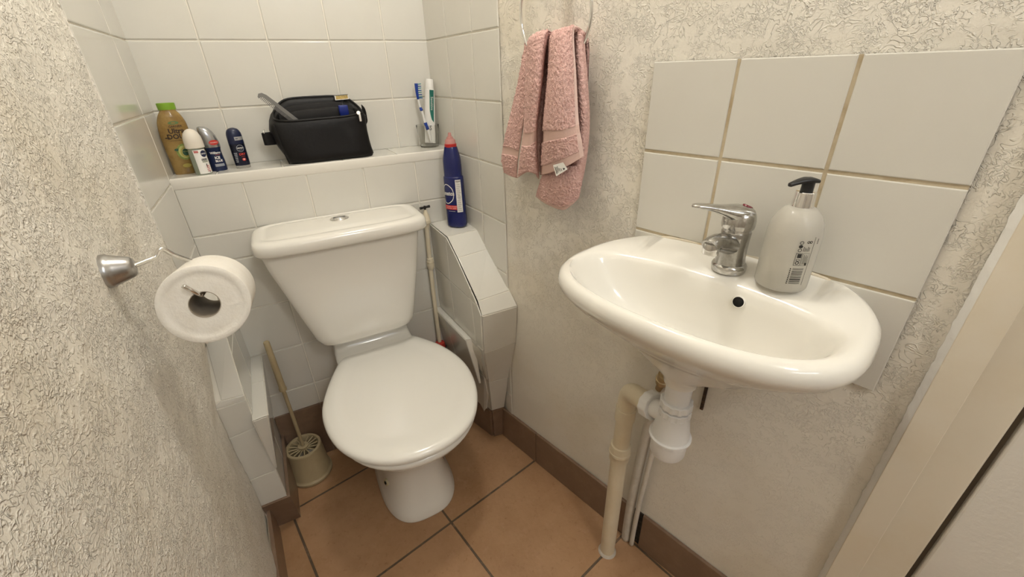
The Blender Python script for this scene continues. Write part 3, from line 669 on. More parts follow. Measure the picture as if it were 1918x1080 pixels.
bm = NB(); lathe(bm, T0, -Z, [(.087, .036), (.088, .0385), (.091, .0385), (.0925, .036)], 48); knurl(bm, T0, -Z, .092, .099, .0352); lathe(bm, T0, -Z, [(.098, .0335), (.128, .0325), (.134, .030), (.136, .024)], 40)
build('trap_cup', bm, WPVC, trap, auto=35)
NA = S(.566, .124, -.668); NBp = S(.530, .114, -.676); axn = NBp-NA
bm = NB(); tube(bm, [NA+(NA-NBp)*.4, NBp], .0195, 28); build('outlet', bm, WPVC, trap, auto=40)
bm = NB(); knurl(bm, NA, axn, axn.length*.45, axn.length*.45+.021, .0265, 60, .0012); build('outlet_nut', bm, WPVC, trap, auto=30)
wp = thing('waste_pipe', S(.465, .080, -1.28), 'thick cream waste pipe with an elbow rising from the floor under the basin', 'pipe')
bm = NB(); pth = [S(.465, .080, -1.279), S(.4655, .080, -.90), S(.468, .080, -.735)]
tube(bm, pth, .0192, 28); build('vertical_pipe', bm, PIPE, wp, auto=40)
bm = NB(); e = catmull([S(.467, .080, -.775), S(.468, .080, -.735), S(.4725, .083, -.710), S(.485, .090, -.695), S(.505, .102, -.685), S(.532, .1145, -.6765)], 6); tube(bm, e, .0205, 28); tube(bm, [S(.4668, .080, -.785), S(.4675, .080, -.752)], .0225, 28)
build('elbow', bm, PIPE, wp, auto=40)
bm = NB(); lathe(bm, S(.4655, .080, -.865), -Z, [(0, .0195), (.001, .0225), (.004, .0235), (.020, .0235), (.022, .025), (.028, .025), (.030, .0235), (.048, .0228), (.050, .0195)], 32); build('coupling', bm, PIPE, wp, auto=35)
bm = NB(); lathe(bm, S(.465, .080, -1.2795), Z, [(0, .0245), (.004, .0225), (.007, .0195)], 28); build('floor_collar', bm, mat('mortar_ring', (.58, .52, .44), .9, bump=(120, .002)), wp, auto=40)
GREYP = mat('painted_pipe_grey', (.66, .61, .53), .7, bump=(110, .0016), mottle=(30, (.58, .52, .43), .45, .75))
bm = NB(); tube(bm, catmull([S(.540, .016, -.665), S(.522, .020, -.70), S(.506, .020, -.755), S(.495, .018, -.84), S(.489, .017, -.95), S(.483, .016, -1.08), S(.481, .015, -1.20), S(.481, .0135, -1.278)], 8), .0120, 20)
o = build('supply_pipe', bm, GREYP, base=S(.481, .0135, -1.278), label='thick painted supply pipe bending down behind the bottle trap', cat='pipe')
bm = NB(); tube(bm, catmull([S(.560, .020, -.735), S(.535, .022, -.765), S(.523, .024, -.83), S(.516, .024, -.93), S(.5075, .022, -1.08), S(.5035, .020, -1.20), S(.502, .018, -1.277)], 8), .0062, 16)
build('supply_pipe', bm, GREYP, base=S(.502, .018, -1.277), label='thin painted supply pipe nearest the door ending in the skirting gap', cat='pipe')
vv = thing('isolation_valve', S(.535, .030, -.655), 'small brass compression fitting tucked behind the neck of the trap', 'valve')
BRASS = mat('painted_brass', (.52, .40, .23), .4, .5)
a0 = S(.512, .030, -.695); ax = S(.530, .05, -.62)-a0
bm = NB(); tube(bm, [a0-ax*.15, a0+ax*1.1], .008, 20); build('fitting_body', bm, BRASS, vv)
bm = NB(); lathe(bm, a0, ax, [(.014, .0125), (.024, .0125), (.025, .0145), (.029, .0145), (.030, .0125), (.044, .0125)], 6+14, True, True); build('compression_nut', bm, BRASS, vv, auto=30)
bm = NB(); box(bm, S, (.476, -.002, -1.279), (.5145, .0025, -1.152)); build('skirting_gap', bm, mat('dark_gap_colour', (.045, .035, .027), .9, mottle=(90, (.12, .10, .08), .5, .75)), wr, smooth=False, label='dark gap in the skirting where the pipes go down')  # slab coloured near black in place of an open hole

# ---- pipe with a stop tap beside the cistern
sp_ = thing('cistern_supply_pipe', V(.600, -.152, -.975), 'thin cream pipe with a black handled stop tap right of the cistern', 'pipe')
bm = NB(); tube(bm, catmull([V(.600, -.152, -.972), V(.600, -.151, -.80), V(.602, -.150, -.65), V(.606, -.150, -.52), V(.608, -.150, -.49)], 6), .0072, 16); build('pipe', bm, PIPE, sp_)
bm = NB(); lathe(bm, V(.6035, -.150, -.625), -Z, [(0, .0075), (.001, .0105), (.010, .0105), (.0105, .012), (.014, .012), (.015, .0095), (.018, .0095), (.0185, .012), (.030, .0118), (.040, .009), (.041, .0075)], 20); build('coupling', bm, PIPE, sp_, auto=30)
bm = NB(); lathe(bm, V(.608, -.150, -.475), -Z, [(-.012, .004), (0, .007), (.006, .010), (.020, .0115), (.0215, .0125), (.030, .0125), (.034, .009), (.045, .0075)], 20); build('valve_body', bm, PIPE, sp_, auto=30)
bm = NB(); lathe(bm, V(.608, -.150, -.466), Z, [(-.01, .003), (.006, .003), (.007, .0045), (.014, .0045), (.015, .003)], 12); tube(bm, [V(.592, -.152, -.456), V(.608, -.150, -.4555), V(.624, -.148, -.455)], [.0045, .0032, .0045], 12); build('tap_handle', bm, BLACKP, sp_, label='black tee handle', auto=40)
bm = NB(); lathe(bm, V(.600, -.153, -.965), -Z, [(-.012, .008), (-.008, .017), (.006, .019), (.012, .019)], 16); build('red_collar', bm, mat('red_plastic', (.50, .045, .03), .45), sp_, label='red collar at the foot', auto=40)
bm = NB(); lathe(bm, V(.602, -.153, -.977), -Z, [(0, .020), (.022, .020), (.024, .012)], 16); build('black_union', bm, BLACKP, sp_, label='black union below the red collar', auto=40)
# ================================================================== towel ring and towel
ring = thing('towel_ring', S(.205, .012, .145), 'chrome towel ring on the right wall holding the pink towel', 'towel ring')
bm = NB(); RCt, RCz, RR = .2010, .006, .0870
tube(bm, [S(RCt+RR*math.sin(2*math.pi*i/72), .043+.006*math.cos(2*math.pi*i/72), RCz+RR*math.cos(2*math.pi*i/72)) for i in range(73)], .0031, 14, caps=False)
build('ring', bm, mat('ring_chrome', (.82, .81, .80), .06, 1.0), ring)
bm = NB(); lathe(bm, S(RCt, 0, RCz+RR), PN, [(0, .022), (.006, .022), (.010, .016), (.040, .010), (.055, .010), (.057, .006)], 28); build('wall_mount', bm, CHROME, ring, auto=40)
TOWEL = {
 'left_back':[[(0.1187,0.0350,-0.0368),(0.0943,0.0400,-0.1254),(0.0576,0.0420,-0.2153),(0.0394,0.0420,-0.2713),(0.0468,0.0400,-0.3073)],[(0.1345,0.0400,-0.0359),(0.1212,0.0500,-0.1247),(0.0937,0.0520,-0.2116),(0.0788,0.0520,-0.2691),(0.0805,0.0500,-0.3085)],[(0.1484,0.0420,-0.0349),(0.1422,0.0520,-0.1344),(0.1207,0.0550,-0.2204),(0.1091,0.0550,-0.2676),(0.1010,0.0520,-0.3090)]],
 'left_front':[[(0.1384,0.0500,-0.0418),(0.1409,0.0580,-0.1044),(0.1368,0.0620,-0.1965),(0.1258,0.0640,-0.2528),(0.1135,0.0620,-0.3054)],[(0.1768,0.0680,-0.0353),(0.1854,0.0800,-0.1039),(0.1757,0.0800,-0.1923),(0.1688,0.0800,-0.2460),(0.1610,0.0760,-0.2834)],[(0.1970,0.0660,-0.0330),(0.1982,0.0740,-0.1042),(0.1852,0.0740,-0.1871),(0.1812,0.0700,-0.2352),(0.1805,0.0660,-0.2893)],[(0.1898,0.0450,-0.0339),(0.1593,0.0300,-0.1054),(0.1420,0.0280,-0.1995),(0.1420,0.0280,-0.2560),(0.1507,0.0300,-0.3080)]],
 'centre_front':[[(0.1940,0.0450,-0.0359),(0.1788,0.0320,-0.0958),(0.1687,0.0360,-0.1917),(0.1682,0.0400,-0.2459),(0.1748,0.0500,-0.2928)],[(0.2343,0.0720,-0.0339),(0.2398,0.0880,-0.0952),(0.2343,0.0920,-0.1824),(0.2332,0.0900,-0.2275),(0.2332,0.0860,-0.2742)],[(0.2578,0.0760,-0.0323),(0.2716,0.0920,-0.0955),(0.2774,0.0980,-0.1793),(0.2795,0.0960,-0.2124),(0.2831,0.0920,-0.2541)],[(0.2648,0.0600,-0.0291),(0.2832,0.0720,-0.0962),(0.2985,0.0780,-0.1707),(0.3066,0.0780,-0.2027),(0.3117,0.0740,-0.2335)]],
 'right_back':[[(0.2452,0.0400,-0.0423),(0.2528,0.0480,-0.1144),(0.2577,0.0500,-0.1801),(0.2527,0.0500,-0.2516),(0.2492,0.0500,-0.3067)],[(0.2677,0.0480,-0.0388),(0.2864,0.0580,-0.1139),(0.2957,0.0600,-0.1770),(0.2908,0.0600,-0.2458),(0.2787,0.0580,-0.3026)],[(0.2690,0.0360,-0.0403),(0.2873,0.0420,-0.1146),(0.2959,0.0420,-0.1834),(0.2910,0.0400,-0.2487),(0.2809,0.0400,-0.3035)]],
 'tail':[[(0.1875,0.0500,-0.2795),(0.1781,0.0500,-0.3004),(0.1683,0.0500,-0.3221),(0.1596,0.0480,-0.3435)],[(0.2200,0.0620,-0.2700),(0.2182,0.0660,-0.2974),(0.2106,0.0640,-0.3242),(0.2009,0.0600,-0.3493)],[(0.2541,0.0660,-0.2618),(0.2589,0.0720,-0.2901),(0.2569,0.0700,-0.3217),(0.2544,0.0660,-0.3516)],[(0.2824,0.0620,-0.2568),(0.2843,0.0660,-0.2820),(0.2799,0.0640,-0.3100),(0.2737,0.0600,-0.3388)],[(0.2887,0.0500,-0.2557),(0.2902,0.0500,-0.2786),(0.2888,0.0500,-0.3003),(0.2817,0.0480,-0.3263)]],
 'middle_back':[[(0.1288,0.0220,-0.0371),(0.1200,0.0200,-0.1157),(0.1090,0.0200,-0.2138),(0.1099,0.0220,-0.2967)],[(0.1548,0.0180,-0.0367),(0.1467,0.0150,-0.1159),(0.1344,0.0150,-0.2125),(0.1340,0.0180,-0.2965)],[(0.1939,0.0220,-0.0372),(0.1901,0.0200,-0.1156),(0.1836,0.0200,-0.2084),(0.1809,0.0220,-0.2872)]],
}
tw = thing('hand_towel', S(.20, .055, -.30), 'pink terry hand towel bunched through the chrome ring', 'towel')
TERRY = mat('pink_terry', (.80, .530, .480), .95, mottle=(260, (.62, .345, .305), .46, .70), bump=(480, .003), spec=.05)
WEAVE = mat('pink_flat_weave', (.68, .47, .41), .9, bump=(600, .0008), spec=.1)
SELV = mat('pink_selvage', (.76, .56, .50), .9, bump=(500, .0006), spec=.1)
def cm1(p, s):
    n_ = len(p)-1; x = s*n_; i = min(int(x), n_-1); t = x-i
    a, b_, c, d = p[max(i-1, 0)], p[i], p[i+1], p[min(i+2, n_)]
    if i == 0: a = b_*2-c
    if i == n_-1: d = c*2-b_
    return .5*((2*b_)+(c-a)*t+(2*a-5*b_+4*c-d)*t*t+(3*b_-a-3*c+d)*t**3)
def sheet(name, key, nu, nv, bands=(), selv=(0, 0), hem=.0, over=True, thick=.0045, amp=.0030, label=None):
    cols = []
    for path in TOWEL[key]:
        P = [Vector(q) for q in path]
        if over:        # carry the cloth over the ring wire and a little way down behind it
            t0 = P[0].x; top = Vector((t0, (P[0].y+.028)/2, P[0].z+.007))
            P = [Vector((t0, .022, P[0].z-.07)), Vector((t0, .024, P[0].z-.012)), top]+P
        cols.append(P)
    g = []
    for i in range(nu+1):
        u = i/nu; row = []
        cp_ = [cm1([c[k] for c in cols], u) for k in range(len(cols[0]))]
        for j in range(nv+1): row.append(cm1(cp_, j/nv))
        g.append(row)
    bm = NB(); fr_, bk = [], []
    for i in range(nu+1):
        a, b_ = [], []
        for j in range(nv+1):
            p = g[i][j]; du = g[min(i+1, nu)][j]-g[max(i-1, 0)][j]; dv = g[i][min(j+1, nv)]-g[i][max(j-1, 0)]
            nr = du.cross(dv)
            if nr.y < 0: nr = -nr
            nr = nr.normalized() if nr.length > 1e-9 else Vector((0, 1, 0))
            u, v = i/nu, j/nv; flat = any(x0 <= v <= x1 for x0, x1 in bands) or u < selv[0] or u > 1-selv[1] or v > 1-hem
            q = Vector((p.x*520, p.y*520, p.z*330)); k = noise.noise(q)*.8+noise.noise(q*.45)*.35
            dsp = -.0012 if flat else amp*(k+.35)
            edge = min(1., min(u, 1-u)*nu/3., (1-v)*nv/3.); th2 = thick*(.35+.65*edge)
            a.append(bm.verts.new(S(*(p+nr*(th2*.5+dsp*edge))))); b_.append(bm.verts.new(S(*(p-nr*(th2*.5)))))
        fr_.append(a); bk.append(b_)
    for i in range(nu):
        for j in range(nv):
            u, v = (i+.5)/nu, (j+.5)/nv
            mi = 1 if any(x0 <= v <= x1 for x0, x1 in bands) else 2 if (u < selv[0] or u > 1-selv[1]) else 1 if v > 1-hem else 0
            f = bm.faces.new((fr_[i][j], fr_[i+1][j], fr_[i+1][j+1], fr_[i][j+1])); f.material_index = mi
            f = bm.faces.new((bk[i][j], bk[i][j+1], bk[i+1][j+1], bk[i+1][j])); f.material_index = mi
    for i in range(nu):
        for j in (0, nv): f = bm.faces.new((fr_[i][j], fr_[i+1][j], bk[i+1][j], bk[i][j])); f.material_index = 1
    for j in range(nv):
        for i in (0, nu): f = bm.faces.new((fr_[i][j], fr_[i][j+1], bk[i][j+1], bk[i][j])); f.material_index = 2
    return build(name, bm, [TERRY, WEAVE, SELV], tw, label=label)
sheet('back_fold', 'left_back', 60, 230, bands=((.62, .70),), over=False)
sheet('back_fold', 'right_back', 50, 230)
sheet('front_fold', 'left_front', 76, 260, bands=((.735, .80),), selv=(.06, 0))
fo = sheet('front_fold', 'centre_front', 110, 260, bands=((.735, .80),), selv=(0, .075), hem=.055)
sheet('back_fold', 'middle_back', 40, 120, over=False)
sheet('tail', 'tail', 100, 84, bands=((0, .0),), over=False, hem=.09)
bm = NB(); c0 = [(.2555, .0985, -.2535), (.2795, .0965, -.2455), (.2905, .0955, -.2575), (.2645, .0985, -.2740)]
qm = quadmap(*[S(*q) for q in c0])
gF = lambda u, v, h=0.: qm(u, v, h)
s_ = -1 if (qm(.5, .5, .01)-qm(.5, .5, 0)).dot(PN) < 0 else 1
patch(bm, lambda u, v: gF(u, v, .0), 0, 1, 0, 1, 0, 6, 4)
for k, (u0, u1, v0, v1) in enumerate(((.10, .16, .2, .85), (.22, .27, .25, .8), (.33, .37, .2, .7), (.42, .46, .45, .8), (.55, .59, .55, .85), (.72, .78, .62, .86), (.78, .86, .68, .80))): patch(bm, lambda u, v: gF(u, v, .0004*s_), u0, u1, v0, v1, 1, 2, 3)
build('care_label', bm, [mat('label_cloth', (.82, .80, .75), .8), INK], tw, label='small white care label with dark print', recalc=False)

# ================================================================== bottles on the shelf
SH = -.2952
class Bottle:
    """elliptical bottle; prof rows are (height, half width, half depth); yaw turns the front away from -y"""
    def __init__(s, c, prof, yaw=0., lean=0., p=2.2):
        s.c, s.prof, s.yaw, s.lean, s.p = c, prof, yaw, lean, p
        s.R = Vector((math.cos(yaw), math.sin(yaw), 0)); s.F = Vector((math.sin(yaw), -math.cos(yaw), 0))
    def ab(s, z):
        for (z0, a0, b0), (z1, a1, b1) in zip(s.prof, s.prof[1:]):
            if z0 <= z <= z1: t = (z-z0)/max(z1-z0, 1e-9); return a0+(a1-a0)*t, b0+(b1-b0)*t
        return s.prof[-1][1:]
    def axis(s, z): return s.c+s.R*s.lean*z+Z*z
    def pt(s, phi, z, off=0.):
        a, b_ = s.ab(z); return s.axis(z)+s.R*(a+off)*sgn(math.sin(phi), 2/s.p)+s.F*(b_+off)*sgn(math.cos(phi), 2/s.p)
    def surf(s, off=.0004):
        def f(u, v):
            a, b_ = s.ab(v); k = max(-.98, min(.98, u/(a+off))); x = k*(a+off); y = (b_+off)*(max(0., 1-abs(k)**s.p))**(1/s.p)
            return s.axis(v)+s.R*x+s.F*y
        return f
    def mesh(s, bm, z0, z1, sub=3, mi=0, off=0., cap0=True, cap1=True, n=48):
        zs = sorted({z0, z1}|{q[0] for q in s.prof if z0 < q[0] < z1}); zz = []
        for a, b_ in zip(zs, zs[1:]): zz += [a+(b_-a)*k/sub for k in range(sub)]
        zz.append(zs[-1]); loft(bm, [[s.pt(2*math.pi*i/n, z, off) for i in range(n)] for z in zz], cap0, cap1, mi)
def smooth_prof(rows, k=5): return [tuple(v) for v in catmull(rows, k)]
# -- shampoo
bt = thing('shampoo_bottle', V(.034, -.062, SH), 'amber shampoo bottle with a green cap in the left corner of the shelf', 'bottle')
B = Bottle(V(.033, -.062, SH), smooth_prof([(0, .022, .013), (.004, .0245, .0155), (.03, .0262, .017), (.065, .0292, .0178), (.095, .0305, .018), (.118, .0290, .0175), (.135, .0235, .016), (.145, .0175, .0138), (.149, .0160, .0135)]), yaw=.10, lean=.05)
AMBER = mat('amber_shampoo', (.50, .335, .115), .16, trans=.35, ior=1.3, mottle=(22, (.30, .175, .05), .38, .70), coat=.3)
bm = NB(); B.mesh(bm, 0, .149, 2); bd = build('bottle', bm, AMBER, bt, auto=60)
cp_ = B.axis(.1485)
bm = NB(); loft(bm, [[cp_+B.R*(r*math.sin(a_))+B.F*(r*.78*math.cos(a_))+Z*h for a_ in [2*math.pi*i/40 for i in range(40)]] for h, r in ((0, .0165), (.0006, .0178), (.010, .0182), (.0145, .0180), (.0152, .0168), (.0154, .008))])
build('cap', bm, mat('green_cap', (.20, .36, .028), .35), bt, auto=40, label='bright green flip cap')
F = B.surf(.0006); bm = NB()
disc(bm, F, .004, .1205, .0105, .0036, 0, r0=.45); lettering(bm, 'GARNIER', F, .0064, .006, .1125, 1, bold=.0001); lettering(bm, 'Ultra', F, .0152, .005, .1020, 1, bold=.0005); lettering(bm, 'DOUX', F, .0152, .0065, .0895, 1, bold=.0005)
patch(bm, F, -.012, .019, .0805, .0812, 1, 8, 1); patch(bm, F, -.0205, -.0115, .0865, .0890, 1, 4, 1)
build('printed_front', bm, [mat('leaf_green_print', (.09, .16, .05), .5), mat('brown_print', (.035, .017, .006), .5)], bd, recalc=False)
bm = NB(); F2 = B.surf(.0008); F3 = B.surf(.0011); F4 = B.surf(.0014)
disc(bm, F2, .009, .054, .0160, .0185, 0); disc(bm, F3, .0095, .054, .0122, .0148, 1); disc(bm, F3, .010, .053, .0088, .0110, 2, r0=.72); disc(bm, F4, .011, .053, .0064, .0080, 3); lettering(bm, 'ULTRA', B.surf(.0017), .0036, .011, .0545, 1); disc(bm, F2, .006, .022, .009, .0045, 2); disc(bm, F2, -.004, .060, .006, .003, 3)
build('avocado_picture', bm, [mat('avocado_skin', (.19, .26, .05), .5, mottle=(120, (.36, .40, .12), .45, .7)), mat('avocado_flesh', (.52, .52, .18), .5), mat('avocado_gold', (.45, .36, .08), .5), mat('dark_green', (.035, .10, .06), .5)], bd, recalc=False, label='round green avocado picture')
# -- clear roll-on with white label
bt = thing('deodorant', V(.0735, -.100, SH), 'clear green roll on deodorant with white label and cream domed cap', 'deodorant', 'roll on deodorants on the shelf')
B = Bottle(V(.0735, -.100, SH), smooth_prof([(0, .0160, .0160), (.003, .0180, .0180), (.03, .0180, .0180), (.052, .0178, .0178), (.058, .0170, .0170), (.063, .0160, .0160), (.065, .0160, .0160)]), yaw=.35, p=2)
bm = NB(); B.mesh(bm, 0, .065, 2); bd = build('bottle', bm, mat('pale_green_glass', (.50, .55, .43), .12, trans=.6, ior=1.35), bt, auto=50)
bm = NB(); lathe(bm, B.axis(0), Z, [(.0625, .0175), (.064, .0200), (.078, .0198), (.088, .0188), (.097, .0155), (.1035, .0100), (.1065, .004), (.1068, .001)], 40); build('cap', bm, mat('cream_cap', (.76, .70, .60), .35, sss=.1), bt, auto=50)
F = B.surf(.0006); bm = NB(); patch(bm, F, -.0115, .0150, .004, .060, 0, 14, 4)
F = B.surf(.0010); patch(bm, F, -.0100, -.0015, .0535, .0580, 1, 4, 1); disc(bm, F, .0085, .0500, .0066, .0078, 2); patch(bm, F, -.0005, .0125, .0345, .0390, 3, 6, 1); patch(bm, F, .0005, .0125, .0302, .0338, 4, 6, 1)
for k in range(4): patch(bm, F, .0055, .0125, .0085+k*.004, .0100+k*.004, 1, 3, 1)
patch(bm, F, .0065, .0085, .0185, .0265, 3, 1, 2); patch(bm, F, .009, .012, .0055, .0072, 3, 1, 1)
G = B.surf(.0014); lettering(bm, 'NIVEA', G, .0042, .0085, .0500, 0, bold=.0001); lettering(bm, 'BLACK', B.surf(.0013), .0042, .006, .0368, 0); lettering(bm, 'WHITE', B.surf(.0013), .0034, .0065, .0320, 0); lettering(bm, 'NOUVEAU', B.surf(.0013), .0018, -.0058, .0558, 0)
build('front_label', bm, [mat('white_label', (.82, .80, .75), .5), mat('red_label', (.48, .06, .05), .5), mat('navy_label', (.012, .018, .055), .4), INK, mat('grey_green_label', (.22, .25, .17), .5)], bd, recalc=False, label='white label with a navy round logo')
# -- silver capped roll-on
bt = thing('deodorant', V(.1045, -.068, SH), 'navy roll on deodorant with slanted silver cap and red oval sticker', 'deodorant', 'roll on deodorants on the shelf')
B = Bottle(V(.1045, -.068, SH), smooth_prof([(0, .0165, .0150), (.003, .0182, .0165), (.02, .0185, .0168), (.035, .0172, .0160), (.048, .0165, .0155), (.057, .0180, .0165), (.060, .0182, .0166)]), yaw=.15, p=2.2)
NAVY = mat('navy_plastic', (.012, .020, .062), .25)
bm = NB(); B.mesh(bm, 0, .060, 2); bd = build('bottle', bm, NAVY, bt, auto=50)
bm = NB(); rs = []
for h, a, b_, sh in ((.0585, .0183, .0167, 0), (.060, .0188, .0170, 0), (.072, .0184, .0168, -.0004), (.085, .0170, .0160, -.002), (.095, .0150, .0145, -.0045), (.1025, .0120, .0118, -.0075), (.1068, .0075, .0078, -.0105), (.1082, .002, .002, -.012)):
    rs.append([B.axis(h)+B.R*(sh+a*sgn(math.sin(q), .92))+B.F*b_*sgn(math.cos(q), .92) for q in [2*math.pi*i/40 for i in range(40)]])
loft(bm, rs); cap = build('cap', bm, mat('silver_plastic', (.40, .40, .40), .24, .75), bt, auto=50, label='silver slanted cap')
Bc = Bottle(B.c, [(.0585, .0187, .0170), (.085, .0170, .0160), (.10, .015, .0145)], .15, 0, 2.2)
bm = NB(); disc(bm, Bc.surf(.0007), .0055, .0700, .0105, .0060, 0); lettering(bm, 'NOUVEAU', Bc.surf(.0011), .0034, .0058, .0700, 1)
build('sticker', bm, [mat('red_sticker', (.50, .035, .025), .4), mat('white_ink', (.80, .78, .74), .5)], cap, recalc=False, label='red oval sticker')
F = B.surf(.0007); bm = NB(); lettering(bm, 'Williams', F, .0074, .0015, .0455, 0, sx=.88, bold=.0002); lettering(bm, 'ICE', F, .0082, .003, .0335, 0, bold=.0003); lettering(bm, 'BLUE', F, .0070, .0045, .0258, 0, bold=.0002); patch(bm, F, -.007, .0135, .0125, .0190, 1, 8, 1); patch(bm, F, .0, .011, .0398, .0413, 2, 5, 1)
build('front_print', bm, [MATS['white_ink'], mat('steel_print', (.30, .32, .36), .4), mat('maroon_print', (.20, .05, .05), .5)], bd, recalc=False)
# -- navy roll-on standing alone
bt = thing('deodorant', V(.159, -.068, SH), 'slim navy roll on deodorant standing alone beside the black bag', 'deodorant', 'roll on deodorants on the shelf')
B = Bottle(V(.159, -.068, SH), smooth_prof([(0, .0158, .0140), (.001, .0165, .0148), (.009, .0172, .0152), (.05, .0176, .0156), (.062, .0176, .0156), (.082, .0172, .0152), (.091, .0150, .0136), (.0965, .0112, .0105), (.0995, .005, .005), (.1000, .0008, .0008)]), yaw=.22, p=2.2)
bm = NB(); B.mesh(bm, 0, .0085, 3); build('clear_base', bm, mat('clear_plastic', (.80, .78, .74), .1, trans=.8, ior=1.3), bt, auto=50)
bm = NB(); B.mesh(bm, .0085, .0610, 2); bd = build('bottle', bm, mat('black_navy', (.006, .008, .022), .22), bt, auto=50)
bm = NB(); B.mesh(bm, .0615, .1000, 2); cap = build('cap', bm, mat('navy_cap', (.008, .013, .045), .3), bt, auto=50)
F = B.surf(.0006); bm = NB(); patch(bm, F, -.0040, .0165, .0705, .0790, 0, 8, 2); patch(bm, B.surf(.0009), -.002, .004, .0740, .0755, 1, 3, 1); build('cap_band', bm, [mat('silver_band', (.46, .46, .46), .3, .5), NAVY], cap, recalc=False)
bm = NB(); disc(bm, F, .0025, .0510, .0085, .0085, 0, r0=.9); lettering(bm, 'NIVEA', F, .0050, .0025, .0515, 1, bold=.0001); patch(bm, F, -.002, .007, .0465, .0472, 0, 4, 1); lettering(bm, 'DRY', F, .0075, .0035, .0362, 2, bold=.0002); patch(bm, F, -.0005, .0085, .0305, .0310, 2, 4, 1); disc(bm, F, .0040, .0235, .0042, .0035, 2); disc(bm, B.surf(.0009), .0040, .0238, .0018, .0016, 1)
for k in range(6): patch(bm, F, -.0142, -.0095+.0004*k, .0175+k*.0042, .0200+k*.0042, 3, 3, 1)
build('front_print', bm, [mat('steel_print2', (.35, .37, .42), .4), MATS['white_ink'], mat('red_print', (.62, .05, .035), .4), mat('grey_print', (.24, .25, .28), .5)], bd, recalc=False)

# ================================================================== black wash bag, comb, razor, blue tub
bag = thing('toiletry_bag', V(.37, -.070, SH), 'open black leather wash bag on the middle of the shelf', 'toiletry bag')
LEA = mat('black_leather', (.008, .0072, .0070), .46, bump=(130, .0005), spec=.28)
LEA2 = mat('black_lining', (.010, .009, .009), .75)
def bagring(z, x0, x1, y0, y1, p=5, n=96, tilt=0., dip=0.):
    out = []
    for x, y in se(x0, x1, y0, y1, p, n):
        sy = max(0., min(1., (y1-y)/(y1-y0))); sx = abs((x-(x0+x1)/2)/((x1-x0)/2)); k = sy**.75
        zz = z-tilt*k*(1+.10*(.5-(x-x0)/(x1-x0)))-dip*(1-k)*max(0., (sx-.55)/.45)**2.4
        out.append(V(x+.0016*noise.noise(Vector((x*30, y*30, z*30))), y+.0022*noise.noise(Vector((x*26+5, z*26, 2))), zz))
    return out
bm = NB()
outer = [(-.2938, .284, .476, -.108, -.030), (-.2928, .270, .489, -.116, -.024), (-.286, .264, .4935, -.119, -.021), (-.272, .262, .4905, -.118, -.021), (-.25, .252, .488, -.117, -.022), (-.225, .245, .488, -.116, -.023)]
rings_ = [bagring(*q) for q in outer]
for z, x0, x1, y0, y1, tl, dp in ((-.195, .242, .489, -.115, -.024, .016, .006), (-.165, .246, .490, -.114, -.026, .033, .012), (-.147, .252, .488, -.113, -.029, .044, .018), (-.139, .257, .485, -.112, -.033, .049, .022), (-.1360, .261, .481, -.1105, -.037, .0505, .024), (-.1375, .265, .477, -.1085, -.041, .0515, .024), (-.148, .269, .467, -.107, -.044, .046, .016), (-.20, .272, .466, -.106, -.045, .02, 0), (-.26, .276, .466, -.104, -.045, 0, 0)):
    rings_.append(bagring(z, x0, x1, y0, y1, 4.2, 96, tl, dp))
loft(bm, rings_)
bb = build('bag_body', bm, LEA, bag, auto=70)
bm = NB()
rim = bagring(-.1350, .260, .482, -.111, -.036, 4.2, 96, .0505, .024)
tube(bm, rim+rim[:1], .0030, 10, caps=False)
build('rim_piping', bm, LEA, bag)
bm = NB()       # slack folds of the lining inside the opening
for q, zz, yy in ((0, -.150, -.058), (1, -.163, -.075)):
    cpf = catmull([V(.272, yy, zz-.022), V(.30, yy+.004, zz-.006), V(.35, yy-.002, zz), V(.40, yy+.003, zz+.002), V(.44, yy, zz-.001), V(.463, yy, zz-.012)], 8)
    loft(bm, [[p+Vector((0, -.004, -.050)), p+Vector((0, -.0035, -.004)), p+Vector((0, 0, .001)), p+Vector((0, .0035, -.004)), p+Vector((0, .004, -.050))] for p in cpf])
build('lining', bm, LEA2, bag)
bm = NB()
tube(bm, catmull([V(.254, -.1145, -.193), V(.258, -.118, -.23), V(.264, -.1205, -.27), V(.268, -.119, -.289)], 8), .0020, 10)
build('piping', bm, LEA, bag)
bm = NB(); lathe(bm, V(.4665, -.117, -.1770), (0, -1, .2), [(-.004, .0048), (.001, .0052), (.002, .004)], 20); box(bm, lambda x, y, z: V(.4685+x+(-.1770-.0195-z)*-.0, -.1185+y, z), (-.0028, -.0012, -.1985), (.0028, .0012, -.1775), bev=.0008)
build('zip_pull', bm, mat('white_metal', (.85, .82, .77), .25, .3), bag, auto=40, label='white metal zip pull')
bm = NB(); w_ = .0145      # side handle loop
lp_ = catmull([V(.258, -.085, -.2285), V(.244, -.092, -.2275), V(.229, -.098, -.2270), V(.2215, -.091, -.2265), V(.226, -.080, -.2265), V(.242, -.068, -.227), V(.256, -.062, -.2275)], 7)
loft(bm, [[p+Z*w_, p+Vector((0, .0022, w_)), p+Vector((0, .0022, -w_)), p-Z*w_] for p in lp_])
build('handle_strap', bm, LEA, bag, auto=40)
bm = NB(); tube(bm, catmull([V(.2300, -.075, -.205), V(.2275, -.079, -.2085), V(.2285, -.082, -.215), V(.2315, -.083, -.2195)], 6), .0011, 8); build('strap_ring', bm, CHROME, bag)
bm = NB(); loft(bm, [[p+Z*.009, p+Vector((.002, 0, .009)), p+Vector((.002, 0, -.009)), p-Z*.009] for p in catmull([V(.4835, -.082, -.168), V(.4900, -.080, -.177), V(.4925, -.078, -.192), V(.4880, -.076, -.202)], 5)]); build('side_tab', bm, LEA, bag, auto=40)
